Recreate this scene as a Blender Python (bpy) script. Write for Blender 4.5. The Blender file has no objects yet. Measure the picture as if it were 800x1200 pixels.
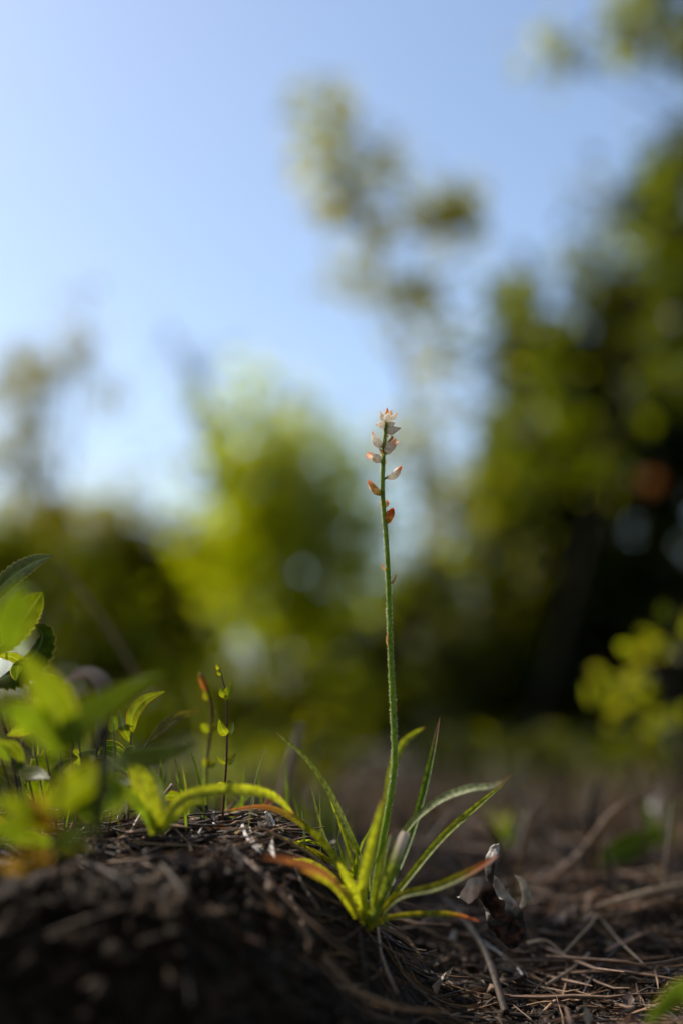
import bpy, math, random
import numpy as np
from mathutils import Vector
random.seed(7)
RNG = np.random.default_rng(11)
S = bpy.context.scene
COL = S.collection
R = math.radians

# ------------------------------------------------------------------ camera
EYE = 0.056                     # lens height above the plant's foot
PITCH = R(9.9)
K = 0.72 / 1200.0               # one photo pixel at one metre
FOCUS = 0.545
cd = bpy.data.cameras.new("camera")
cd.sensor_fit = 'VERTICAL'; cd.sensor_height = 36.0; cd.sensor_width = 24.0
cd.lens = 50.0
cd.clip_start = 0.01; cd.clip_end = 2000
cd.dof.use_dof = True; cd.dof.focus_distance = FOCUS; cd.dof.aperture_fstop = 2.9
cam = bpy.data.objects.new("camera", cd); COL.objects.link(cam)
cam.location = (0, 0, EYE); cam.rotation_euler = (math.pi/2 + PITCH, 0, 0)
S.camera = cam

# ------------------------------------------------------------------ sky, sun, exposure
SUN_EL, SUN_AZ = R(42), R(-58)  # azimuth from +Y (view direction), negative is to the left
w = bpy.data.worlds.new("World"); S.world = w; w.use_nodes = True
nt = w.node_tree
bg = nt.nodes["Background"]
sky = nt.nodes.new("ShaderNodeTexSky"); sky.sky_type = 'NISHITA'; sky.sun_disc = False
sky.sun_elevation = SUN_EL; sky.sun_rotation = SUN_AZ
sky.air_density = 1.0; sky.dust_density = 1.4; sky.ozone_density = 1.6; sky.altitude = 0
nt.links.new(sky.outputs[0], bg.inputs[0]); bg.inputs[1].default_value = 0.15
sd = bpy.data.lights.new("sun", 'SUN'); sd.energy = 5.0; sd.angle = R(0.5); sd.color = (1.0, 0.93, 0.82)
sun = bpy.data.objects.new("sun", sd); COL.objects.link(sun)
SDIR = Vector((math.sin(SUN_AZ)*math.cos(SUN_EL), math.cos(SUN_AZ)*math.cos(SUN_EL), math.sin(SUN_EL)))
sun.rotation_euler = (-SDIR).to_track_quat('-Z', 'Y').to_euler()
sun.location = SDIR * 20
S.view_settings.view_transform = 'Standard'; S.view_settings.look = 'None'
S.view_settings.exposure = 0.31; S.view_settings.gamma = 1.0
S.cycles.use_denoising = True
S.cycles.max_bounces = 8; S.cycles.transparent_max_bounces = 8
S.cycles.sample_clamp_indirect = 4.0

# ------------------------------------------------------------------ helpers
F = np.array([0, math.cos(PITCH), math.sin(PITCH)]); U = np.array([0, -math.sin(PITCH), math.cos(PITCH)])
RT = np.array([1.0, 0, 0]); EYEP = np.array([0, 0, EYE])
def P(px, py, D):
    return EYEP + D*(F + RT*(px-400)*K + U*(600-py)*K)

TAB = np.random.default_rng(5).random((256, 256))
def vn(x, y):
    x = np.asarray(x, float); y = np.asarray(y, float)
    xi = np.floor(x).astype(int); yi = np.floor(y).astype(int); fx = x-xi; fy = y-yi
    fx = fx*fx*(3-2*fx); fy = fy*fy*(3-2*fy)
    a = TAB[xi & 255, yi & 255]; b = TAB[(xi+1) & 255, yi & 255]; c = TAB[xi & 255, (yi+1) & 255]; d = TAB[(xi+1) & 255, (yi+1) & 255]
    return (a*(1-fx)+b*fx)*(1-fy)+(c*(1-fx)+d*fx)*fy - 0.5
def sm(a, b, x):
    t = np.clip((x-a)/(b-a), 0, 1); return t*t*(3-2*t)
def ground_z(x, y):
    x = np.asarray(x, float); y = np.asarray(y, float)
    far = sm(.50, .82, y)
    z = -.042*(1-far)
    z = z - .03*(1-sm(.30, .50, y))
    xe = -.026 + .034*sm(.40, .54, y) + .010*vn(y*30, 3.3)
    mx = 1-sm(xe-.036, xe+.034, x)
    ry = .012*vn(x*18+9, 4.7)
    my = sm(.350+ry, .440+ry, y)*(1-.85*sm(.56, .70, y))*(1-sm(.8, 1.6, y))
    z = z + .067*mx*my*(1+.14*vn(x*9, y*9))
    near = 1-sm(1.0, 2.5, y)
    z = z + near*(.010*vn(x*22, y*22)+.005*vn(x*60+7, y*60)+.004*vn(x*170, y*170+3)+.0025*vn(x*420, y*420+3))
    z = z + (1-near)*(.05*vn(x*1.3, y*1.3)+.02*vn(x*5, y*5))
    z = z + .25*sm(6, 30, y)*vn(x*.2, y*.2)
    return z
def G(px, py, lift=0.0):
    """where the sight line through a photo pixel meets the ground"""
    d = F + RT*(px-400)*K + U*(600-py)*K
    t = np.concatenate([np.arange(.3, 1.6, .0015), np.arange(1.6, 12, .01)])
    q = EYEP[None] + t[:, None]*d[None]
    below = q[:, 2] < ground_z(q[:, 0], q[:, 1])
    i = int(np.argmax(below)) if below.any() else len(t)-1
    p = q[i].copy(); p[2] = float(ground_z(p[0], p[1])) + lift
    return p

def PG(px, py, D, lift=.003):
    """the point at distance D on a sight line, or just above the ground where the ground comes sooner"""
    g_ = G(px, py); dg_ = float(np.dot(g_-EYEP, F))
    return P(px, py, min(D, dg_-lift))
def mesh_from(name, verts, faces, attr=None, smooth=True):
    verts = np.asarray(verts, np.float32).reshape(-1, 3)
    me = bpy.data.meshes.new(name)
    me.vertices.add(len(verts)); me.vertices.foreach_set("co", verts.ravel())
    if isinstance(faces, np.ndarray):
        n, k = faces.shape
        me.loops.add(n*k); me.loops.foreach_set("vertex_index", faces.astype(np.int32).ravel())
        me.polygons.add(n); me.polygons.foreach_set("loop_start", np.arange(0, n*k, k, dtype=np.int32))
    else:
        ls = [len(f) for f in faces]
        me.loops.add(sum(ls)); me.loops.foreach_set("vertex_index", np.array([i for f in faces for i in f], np.int32))
        me.polygons.add(len(ls)); me.polygons.foreach_set("loop_start", np.concatenate([[0], np.cumsum(ls)[:-1]]).astype(np.int32))
    me.update(calc_edges=True)
    if smooth: me.polygons.foreach_set("use_smooth", np.ones(len(me.polygons), bool))
    if attr is not None:
        a = me.color_attributes.new("lf", 'FLOAT_COLOR', 'POINT')
        at = np.ones((len(verts), 4), np.float32); at[:, :3] = attr
        a.data.foreach_set("color", at.ravel())
    return me

def obj(name, me, mat, parent=None, label=None, cat=None, group=None, kind=None):
    o = bpy.data.objects.new(name, me); COL.objects.link(o)
    if me is not None and mat is not None and not me.materials: me.materials.append(mat)
    if parent is not None: o.parent = parent
    if label: o['label'] = label
    if cat: o['category'] = cat
    if group: o['group'] = group
    if kind: o['kind'] = kind
    return o
def thing(name, loc, label, cat, group=None):
    o = obj(name, None, None, None, label, cat, group)
    o.location = [float(v) for v in loc]; o.empty_display_size = .01
    return o
class G3:
    """gathers verts, faces, attributes; builds relative to an origin"""
    def __init__(s): s.v = []; s.f = []; s.a = []; s.n = 0
    def add(s, v, f, a):
        v = np.asarray(v, float); s.v.append(v); s.f.append(np.asarray(f, int)+s.n)
        a = np.asarray(a, float)
        if a.ndim == 1: a = np.repeat(a[None], len(v), 0)
        s.a.append(a); s.n += len(v)
    def build(s, name, mat, parent=None, smooth=True, **kw):
        org = np.array(parent_world(parent)) if parent is not None else np.zeros(3)
        k = {f.shape[1] for f in s.f}
        if len(k) == 1: faces = np.concatenate(s.f)
        else: faces = [tuple(r) for f in s.f for r in f]
        return obj(name, mesh_from(name, np.concatenate(s.v)-org, faces, np.concatenate(s.a), smooth), mat, parent, **kw)
    def own(s, name, mat, org, smooth=True, **kw):
        """a top-level mesh with its origin at org"""
        faces = np.concatenate(s.f) if len({f.shape[1] for f in s.f}) == 1 else [tuple(r) for f in s.f for r in f]
        o = obj(name, mesh_from(name, np.concatenate(s.v)-np.array(org), faces, np.concatenate(s.a), smooth), mat, **kw)
        o.location = [float(q) for q in org]; return o
def parent_world(p):
    t = Vector((0, 0, 0))
    while p is not None: t = t + p.location; p = p.parent
    return t

def spline(pts, n):
    """Catmull-Rom through points, n samples"""
    p = np.asarray(pts, float)
    if len(p) == 2: return p[0][None]+(p[1]-p[0])[None]*np.linspace(0, 1, n)[:, None]
    p = np.vstack([2*p[0]-p[1], p, 2*p[-1]-p[-2]]); m = len(p)-3
    t = np.linspace(0, m-1e-6, n); i = np.floor(t).astype(int); f = (t-i)[:, None]
    a, b, c, d = p[i], p[i+1], p[i+2], p[i+3]
    return .5*((2*b)+(-a+c)*f+(2*a-5*b+4*c-d)*f*f+(-a+3*b-3*c+d)*f**3)
def unit(v): v = np.asarray(v, float); return v/(np.linalg.norm(v, axis=-1, keepdims=True)+1e-12)
def tangents(c): return unit(np.gradient(c, axis=0))

def tube(g, pts, r, n=14, k=6, knob=0.0, rnd=None, lob=0):
    c = spline(pts, n); t = tangents(c)
    r = np.interp(np.linspace(0, 1, n), np.linspace(0, 1, len(np.atleast_1d(r))), np.atleast_1d(r))
    ref = np.array([.3, .2, 1.0]) if abs(t[:, 2]).mean() < .8 else np.array([1.0, .2, .1])
    s1 = unit(np.cross(t, ref)); s2 = np.cross(t, s1)
    an = np.arange(k)*2*math.pi/k
    rr = r[:, None]*(1+knob*RNG.normal(size=(n, k)))*(1+lob*np.cos(3*an)[None])
    v = c[:, None]+rr[..., None]*(np.cos(an)[None, :, None]*s1[:, None]+np.sin(an)[None, :, None]*s2[:, None])
    v = v.reshape(-1, 3)
    i = np.arange(n-1)[:, None]*k; j = np.arange(k)[None]; j2 = (j+1) % k
    f = np.stack([i+j, i+j2, i+k+j2, i+k+j], -1).reshape(-1, 4)
    rnd = RNG.random() if rnd is None else rnd
    uu = np.repeat(np.linspace(0, 1, n), k); vv = np.tile(np.arange(k)/k, n)
    g.add(v, f, np.stack([uu, vv, np.full(len(uu), rnd)], 1))
    # round off both ends
    for base, sg in ((0, -1), ((n-1)*k, 1)):
        ring = v[base:base+k]; c0 = c[0] if sg < 0 else c[-1]; rr_ = r[0] if sg < 0 else r[-1]; tt = (t[0] if sg < 0 else t[-1])*sg
        m1 = c0+(ring-c0)*.75+tt*rr_*.4; m2 = c0+(ring-c0)*.06+tt*rr_*.6
        a = np.arange(k); b = (a+1) % k
        ff = np.concatenate([np.stack([a, b, k+b, k+a], 1), np.stack([k+a, k+b, 2*k+b, 2*k+a], 1)])
        if sg < 0: ff = ff[:, ::-1]
        g.add(np.vstack([ring, m1, m2]), ff, [0. if sg < 0 else 1., .5, rnd])
def blade(g, pts, width, phi=0.0, n=22, m=5, fold=.35, rnd=None, prof='blade', twist=0.0, wave=0.0, serr=0.0, nser=16, cup=0.0, crumple=0.0):
    """a leaf along a centre line; phi turns its face about its length; fold gives a keel, cup a curl"""
    c = spline(pts, n); t = tangents(c); u = np.linspace(0, 1, n)
    view = unit(c-EYEP)
    side = unit(np.cross(t, view)); nor = unit(np.cross(side, t))
    ph = phi+twist*u
    sd_ = side*np.cos(ph)[:, None]+nor*np.sin(ph)[:, None]; nr = unit(np.cross(t, sd_))
    if prof == 'blade': wd = np.clip(.75+.5*u, 0, 1)*np.clip((1-u)/.35, 0, 1)**.6
    elif prof == 'cut': wd = np.clip(.9+.2*u, 0, 1)*np.where(u > .97, .75, 1)
    elif prof == 'ovate': wd = np.sin(math.pi*np.clip(u, 0, 1)**.75)**.8
    elif prof == 'lance': wd = np.sin(math.pi*np.clip(u, 0, 1)**.9)**1.0
    elif prof == 'obovate': wd = np.sin(math.pi*np.clip(u, 0, 1)**1.5)**.75
    wd = np.maximum(wd, .03)*width/2
    wid = np.repeat(wd[:, None], m, 1)
    q = np.linspace(-1, 1, m)
    if serr:
        saw = ((u*nser) % 1.0)
        wid[:, 0] *= 1+serr*(saw-.5); wid[:, -1] *= 1+serr*(saw-.5)
    off = fold*np.abs(q)[None]*wid - cup*(q**2)[None]*wid
    if wave: off = off+wave*width*np.sin(u*9+RNG.random()*6)[:, None]*q[None]
    v = c[:, None]+(q[None]*wid)[..., None]*sd_[:, None]+off[..., None]*nr[:, None]
    if crumple:
        a_ = crumple*width; L_ = v/width
        v = v+nr[:, None]*(a_*(vn(L_[..., 0]*3+L_[..., 1]*2, L_[..., 2]*3)+.6*vn(L_[..., 0]*8, L_[..., 2]*8+L_[..., 1]*3)))[..., None]
    i = np.arange(n-1)[:, None]*m; j = np.arange(m-1)[None]
    f = np.stack([i+j, i+j+1, i+m+j+1, i+m+j], -1).reshape(-1, 4)
    uu = np.repeat(u, m); vv = np.tile(q*.5+.5, n)
    g.add(v.reshape(-1, 3), f, np.stack([uu, vv, np.full(len(uu), RNG.random() if rnd is None else rnd)], 1))

# ------------------------------------------------------------------ materials
def newmat(name):
    m = bpy.data.materials.new(name); m.use_nodes = True; t = m.node_tree
    for n in list(t.nodes): t.nodes.remove(n)
    out = t.nodes.new("ShaderNodeOutputMaterial")
    return m, t, out
def N(t, typ, **kw):
    n = t.nodes.new(typ)
    for k_, v in kw.items(): setattr(n, k_, v)
    return n
def L(t, a, b): t.links.new(a, b)
def rgb(c): return (c[0], c[1], c[2], 1)
def mixc(t, fac, a, b, blend='MIX'):
    n = N(t, "ShaderNodeMix", data_type='RGBA', blend_type=blend, clamp_result=False)
    for sock, val in ((0, fac), (6, a), (7, b)):
        if isinstance(val, bpy.types.NodeSocket): L(t, val, n.inputs[sock])
        else: n.inputs[sock].default_value = val if sock == 0 else rgb(val)
    return n.outputs[2]
def mr(t, sock, a, b, c=0., d=1.):
    n = N(t, "ShaderNodeMapRange", interpolation_type='SMOOTHSTEP'); L(t, sock, n.inputs[0])
    for i, v in enumerate((a, b, c, d)): n.inputs[1+i].default_value = v
    return n.outputs[0]
def lf(t):
    a = N(t, "ShaderNodeAttribute", attribute_name="lf"); s = N(t, "ShaderNodeSeparateColor")
    L(t, a.outputs[0], s.inputs[0]); return s.outputs[0], s.outputs[1], s.outputs[2]
def noise(t, scale, detail=3, rough=.55, coord=None):
    n = N(t, "ShaderNodeTexNoise"); n.inputs['Scale'].default_value = scale; n.inputs['Detail'].default_value = detail
    n.inputs['Roughness'].default_value = rough
    if coord is None: coord = N(t, "ShaderNodeNewGeometry").outputs['Position']
    L(t, coord, n.inputs['Vector']); return n.outputs[0]

def leaf_mat(name, base, trans, alt=None, tip=None, tip_at=(.8, 1.), basec=None, base_to=.3, edge=None, tr=.5, rough=.45, mottled=.35, nscale=400, midrib=None, spots=None, spec=.4, veins=0):
    """leaf: base colour by reflection, trans by light through it; alt = colour of some leaves"""
    m, t, out = newmat(name); u, v, r = lf(t)
    no = noise(t, nscale)
    def chain(c, alt_):
        x = mixc(t, 0.0, c, c)
        if alt_ is not None: x = mixc(t, mr(t, r, .35, .95), c, alt_)
        k = mr(t, no, .3, .7, 1-mottled, 1+mottled*.6)
        cm = N(t, "ShaderNodeCombineColor")
        for i in range(3): L(t, k, cm.inputs[i])
        x = mixc(t, 1.0, x, cm.outputs[0], 'MULTIPLY')
        if veins:
            cv = N(t, "ShaderNodeCombineXYZ"); ml = N(t, "ShaderNodeMath", operation='MULTIPLY'); ml.inputs[1].default_value = 16
            L(t, v, ml.inputs[0]); L(t, ml.outputs[0], cv.inputs[0]); L(t, u, cv.inputs[1]); L(t, r, cv.inputs[2])
            kv = mr(t, noise(t, 1.0, 2, .6, cv.outputs[0]), .35, .65, 1-veins, 1+veins*.4); c2 = N(t, "ShaderNodeCombineColor")
            for i in range(3): L(t, kv, c2.inputs[i])
            x = mixc(t, 1.0, x, c2.outputs[0], 'MULTIPLY')
        return x
    cb = chain(base, alt[0] if alt else None); ct = chain(trans, alt[1] if alt else None)
    def both(fac, b1, t1):
        nonlocal cb, ct
        cb = mixc(t, fac, cb, b1); ct = mixc(t, fac, ct, t1)
    if midrib is not None:
        ab = N(t, "ShaderNodeMath", operation='ABSOLUTE'); s_ = N(t, "ShaderNodeMath", operation='SUBTRACT'); s_.inputs[1].default_value = .5
        L(t, v, s_.inputs[0]); L(t, s_.outputs[0], ab.inputs[0])
        both(mr(t, ab.outputs[0], .09, .02), midrib[0], midrib[1])
    if edge is not None:
        s_ = N(t, "ShaderNodeMath", operation='SUBTRACT'); s_.inputs[1].default_value = .5; ab = N(t, "ShaderNodeMath", operation='ABSOLUTE')
        L(t, v, s_.inputs[0]); L(t, s_.outputs[0], ab.inputs[0])
        both(mr(t, ab.outputs[0], .42, .5), edge[0], edge[1])
    if basec is not None: both(mr(t, u, base_to, 0.), basec[0], basec[1])
    if tip is not None: both(mr(t, u, tip_at[0], tip_at[1]), tip[0], tip[1])
    if spots is not None:
        both(mr(t, noise(t, nscale*.7, 2), .66, .74), spots[0], spots[1])
    p = N(t, "ShaderNodeBsdfPrincipled"); L(t, cb, p.inputs['Base Color']); p.inputs['Roughness'].default_value = rough
    p.inputs['Specular IOR Level'].default_value = spec
    bu = N(t, "ShaderNodeBump"); bu.inputs['Strength'].default_value = .25; bu.inputs['Distance'].default_value = .0004
    L(t, noise(t, nscale*2, 2), bu.inputs['Height']); L(t, bu.outputs[0], p.inputs['Normal'])
    tl = N(t, "ShaderNodeBsdfTranslucent"); L(t, ct, tl.inputs[0])
    mx = N(t, "ShaderNodeMixShader"); mx.inputs[0].default_value = tr
    L(t, p.outputs[0], mx.inputs[1]); L(t, tl.outputs[0], mx.inputs[2]); L(t, mx.outputs[0], out.inputs[0])
    return m
def solid_mat(name, c1, c2, c3=None, nscale=300, rough=.8, bump=.5, bdist=.0006, spec=.3, tipc=None, stretch=None):
    """bark, soil, straw: two or three colours by noise and by the piece's own random number"""
    m, t, out = newmat(name); u, v, r = lf(t)
    no = noise(t, nscale, 5, .65)
    x = mixc(t, mr(t, no, .35, .65), c1, c2)
    if c3 is not None: x = mixc(t, mr(t, r, .80, 1.0), x, c3)
    k = mr(t, r, 0, 1, .6, 1.25); cm = N(t, "ShaderNodeCombineColor")
    for i in range(3): L(t, k, cm.inputs[i])
    x = mixc(t, 1.0, x, cm.outputs[0], 'MULTIPLY')
    if tipc is not None: x = mixc(t, mr(t, u, .7, 1.), x, tipc)
    p = N(t, "ShaderNodeBsdfPrincipled"); L(t, x, p.inputs['Base Color']); p.inputs['Roughness'].default_value = rough
    p.inputs['Specular IOR Level'].default_value = spec
    bu = N(t, "ShaderNodeBump"); bu.inputs['Strength'].default_value = bump; bu.inputs['Distance'].default_value = bdist
    L(t, noise(t, nscale*1.7, 4), bu.inputs['Height']); L(t, bu.outputs[0], p.inputs['Normal']); L(t, p.outputs[0], out.inputs[0])
    return m

M = {}
M['soil'] = solid_mat('dark_soil', (.014, .0085, .005), (.045, .026, .014), None, 220, .9, .9, .002, .2)
M['crumb'] = solid_mat('humus_crumbs', (.018, .010, .006), (.07, .04, .022), (.20, .13, .08), 500, .8, .4, .0004, .35)
M['straw'] = solid_mat('brown_pine_straw', (.14, .065, .026), (.25, .13, .055), (.36, .26, .17), 260, .55, .3, .0002, .4)
M['strawdark'] = solid_mat('dark_pine_straw', (.03, .016, .008), (.065, .034, .017), (.12, .07, .04), 260, .6, .3, .0002, .4)
M['strawfarshade'] = solid_mat('far_needles_shade_darkened', (.05, .027, .015), (.09, .05, .027), (.18, .125, .085), 60, .7, .3, .0005, .2)  # darker copy of the pine straw, putting the far ground's shade into colour
M['grey'] = solid_mat('weathered_grey_wood', (.48, .44, .42), (.78, .74, .70), None, 900, .75, .7, .0004, .3)
M['tan'] = solid_mat('tan_straw', (.38, .25, .15), (.52, .38, .25), None, 300, .5, .3, .0002, .4)
M['brownstraw'] = solid_mat('single_brown_straw', (.20, .11, .06), (.32, .19, .11), None, 300, .5, .3, .0002, .4)
M['shadestraw'] = solid_mat('shade_darkened_straw', (.035, .022, .013), (.10, .06, .034), None, 200, .7, .4, .0003, .3)  # straw darkened to paint in the shade of bank and hollow
M['darktwig'] = solid_mat('dark_twig_bark', (.03, .02, .02), (.09, .065, .055), None, 700, .8, .7, .0004, .3)
M['bark'] = solid_mat('tree_bark', (.016, .013, .01), (.045, .035, .028), None, 40, .9, .8, .006, .2)
M['stem'] = leaf_mat('flower_stalk_green', (.24, .33, .03), (.34, .50, .01), nscale=900, tr=.35, mottled=.3, rough=.6, spec=.15)
M['fuzz'] = leaf_mat('stalk_down', (.85, .85, .70), (.85, .85, .65), tr=.5, mottled=.0, rough=.6)
M['petal'] = leaf_mat('white_pink_petal', (.96, .93, .87), (.97, .90, .80), tip=((.80, .42, .22), (.95, .42, .16)), tip_at=(.72, 1.), basec=((.30, .26, .10), (.4, .36, .08)), base_to=.22, tr=.74, spec=.15, mottled=.22, nscale=1500, rough=.5)
M['petal_old'] = leaf_mat('fading_tan_petal', (.88, .74, .50), (.95, .74, .38), tip=((.65, .28, .16), (.8, .3, .12)), tip_at=(.75, 1.), basec=((.30, .20, .06), (.5, .32, .04)), base_to=.4, tr=.72, spec=.15, mottled=.4, nscale=1500, rough=.5)
M['petal_orange'] = leaf_mat('orange_seed_pod', (.85, .55, .20), (.95, .55, .10), tip=((.55, .20, .08), (.7, .22, .05)), tip_at=(.6, .95), basec=((.35, .22, .05), (.6, .4, .04)), base_to=.4, tr=.72, spec=.15, mottled=.4, nscale=1500, rough=.5)
M['bract'] = leaf_mat('pink_bract', (.35, .18, .09), (.6, .3, .12), basec=((.3, .3, .04), (.5, .5, .04)), base_to=.5, tr=.5, mottled=.2)
YG = ((.15, .19, .02), (.42, .46, .010))
M['blade'] = leaf_mat('yellow_green_blade', (.22, .26, .03), (.66, .68, .02), tip=((.30, .14, .05), (.5, .22, .04)), tip_at=(.93, 1.), nscale=500, tr=.5, rough=.5, midrib=((.2, .25, .05), (.45, .5, .02)), veins=.4, mottled=.5, spec=.18, spots=((.22, .12, .05), (.3, .16, .04)))
M['blade_red'] = leaf_mat('red_tipped_blade', (.19, .23, .03), (.55, .44, .012), tip=((.55, .14, .05), (.85, .20, .05)), tip_at=(.62, .9), nscale=500, tr=.5, rough=.5, veins=.4, mottled=.5, spec=.18, spots=((.22, .12, .05), (.3, .16, .04)))
M['blade_orange'] = leaf_mat('orange_blade', (.20, .21, .03), (.52, .52, .012), tip=((.30, .11, .035), (.42, .15, .03)), tip_at=(.5, .85), nscale=500, tr=.5, rough=.5, veins=.4, mottled=.5, spec=.18, spots=((.22, .12, .05), (.3, .16, .04)))
M['blade_rust'] = leaf_mat('rusty_withered_blade', (.16, .15, .03), (.34, .32, .02), tip=((.24, .09, .04), (.30, .10, .03)), tip_at=(.15, .55), nscale=500, tr=.45, rough=.6, veins=.5, mottled=.7, spec=.1, spots=((.10, .06, .03), (.12, .06, .02)))
M['blade_pale'] = leaf_mat('pale_grey_green_blade', (.28, .31, .15), (.35, .38, .08), tip=((.40, .24, .12), (.5, .28, .08)), tip_at=(.75, .95), basec=YG, base_to=.4, nscale=500, tr=.35, rough=.6, spec=.15, veins=.4, mottled=.5, spots=((.22, .12, .05), (.3, .16, .04)))
M['blade_white'] = leaf_mat('blade_with_pale_tip', (.16, .22, .04), (.36, .42, .03), tip=((.75, .62, .55), (.85, .68, .55)), tip_at=(.6, .98), nscale=500, tr=.45, rough=.5, veins=.4, mottled=.5, spec=.18, spots=((.22, .12, .05), (.3, .16, .04)))
M['blade_dark'] = leaf_mat('dark_green_blade', (.09, .15, .02), (.26, .36, .008), tip=((.22, .10, .08), (.35, .16, .1)), tip_at=(.72, .98), nscale=500, tr=.4, rough=.5, midrib=((.08, .14, .04), (.2, .28, .02)), veins=.4, mottled=.5, spec=.18, spots=((.22, .12, .05), (.3, .16, .04)))
M['shrubleaf'] = leaf_mat('low_shrub_leaf', (.045, .075, .008), (.15, .23, .002), alt=((.06, .09, .008), (.26, .29, .002)), edge=((.2, .2, .05), (.6, .55, .05)), midrib=((.10, .14, .04), (.30, .36, .02)), nscale=260, tr=.5, rough=.5, spec=.2)  # yellowish edge colour paints in sunlight on the leaf rim
M['shrubleaf_dark'] = leaf_mat('dark_shrub_leaf', (.04, .06, .008), (.09, .14, .004), edge=((.2, .18, .05), (.55, .45, .05)), midrib=((.07, .11, .04), (.14, .2, .02)), nscale=260, tr=.45, rough=.75, spec=.04)  # lit rim is painted as a paler edge colour
M['shrubleaf_bright'] = leaf_mat('bright_shrub_leaf', (.08, .12, .008), (.30, .36, .003), alt=((.10, .12, .01), (.40, .38, .003)), edge=((.25, .12, .03), (.6, .3, .03)), midrib=((.16, .2, .05), (.5, .5, .03)), nscale=260, tr=.55, rough=.4)
M['olive'] = leaf_mat('olive_leaf', (.10, .09, .018), (.24, .20, .008), alt=((.12, .07, .02), (.4, .22, .02)), nscale=260, tr=.5)
M['silver'] = leaf_mat('silvery_straw', (.50, .46, .42), (.4, .35, .28), nscale=500, tr=.2, mottled=.6, veins=.6, spots=((.12, .08, .06), (.1, .06, .04)))
M['orangeleaf'] = leaf_mat('orange_leaf', (.35, .13, .04), (.7, .22, .03), nscale=260, tr=.5)
M['deadleaf'] = leaf_mat('curled_dead_leaf', (.035, .026, .023), (.03, .012, .008), nscale=300, tr=.15, rough=.6, mottled=.8, tip=((.50, .44, .40), (.25, .18, .15)), tip_at=(.40, .7))
M['paleleaf'] = leaf_mat('pale_dead_leaf', (.42, .35, .28), (.45, .35, .2), nscale=300, tr=.3, mottled=.4)
M['litterleaf'] = leaf_mat('leaf_scraps', (.10, .06, .04), (.22, .10, .04), alt=((.26, .18, .13), (.4, .25, .12)), nscale=300, tr=.3, mottled=.5)
M['litterfarshade'] = leaf_mat('far_scraps_shade_darkened', (.05, .03, .02), (.10, .05, .02), alt=((.16, .11, .08), (.2, .13, .07)), nscale=60, tr=.3, mottled=.5)  # leaf scraps darkened in colour for the shade farther back
M['grass'] = leaf_mat('green_grass', (.07, .12, .015), (.26, .36, .008), alt=((.14, .16, .03), (.4, .42, .02)), nscale=200, tr=.5)
M['drygrass'] = leaf_mat('dry_grass', (.28, .24, .16), (.45, .38, .22), alt=((.2, .13, .08), (.35, .2, .1)), nscale=200, tr=.4)
M['dryshade'] = leaf_mat('shade_darkened_dead_stems', (.06, .038, .022), (.11, .07, .03), alt=((.15, .105, .065), (.2, .13, .07)), nscale=200, tr=.35)  # dry grass tone lowered so the shade sits in the stem colour
M['redstem'] = solid_mat('red_brown_stem', (.10, .03, .015), (.16, .06, .02), None, 600, .6, .3, .0002, .4, tipc=(.16, .16, .03))

# ------------------------------------------------------------------ ground
def graded(lo, hi, fine_lo, fine_hi, step, grow):
    a = list(np.arange(fine_lo, fine_hi, step)); s = step; x = a[-1]
    while x < hi: s *= grow; x += s; a.append(x)
    s = step; x = a[0]; pre = []
    while x > lo: s *= grow; x -= s; pre.append(x)
    return np.array(pre[::-1]+a)
gx = graded(-260, 260, -.26, .26, .0016, 1.035); gy = graded(-3, 520, .33, .80, .0016, 1.03)
XX, YY = np.meshgrid(gx, gy); ZZ = ground_z(XX, YY)
nx, ny = len(gx), len(gy)
ii = np.arange(ny-1)[:, None]*nx+np.arange(nx-1)[None]
gf = np.stack([ii, ii+1, ii+nx+1, ii+nx], -1).reshape(-1, 4)
gv = np.stack([XX, YY, ZZ], -1).reshape(-1, 3)
obj('ground', mesh_from('ground', gv, gf, np.array([0, 0, .5])), M['soil'], kind='structure', label='dark humus soil rising into a mossy bank on the left', cat=None)

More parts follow.
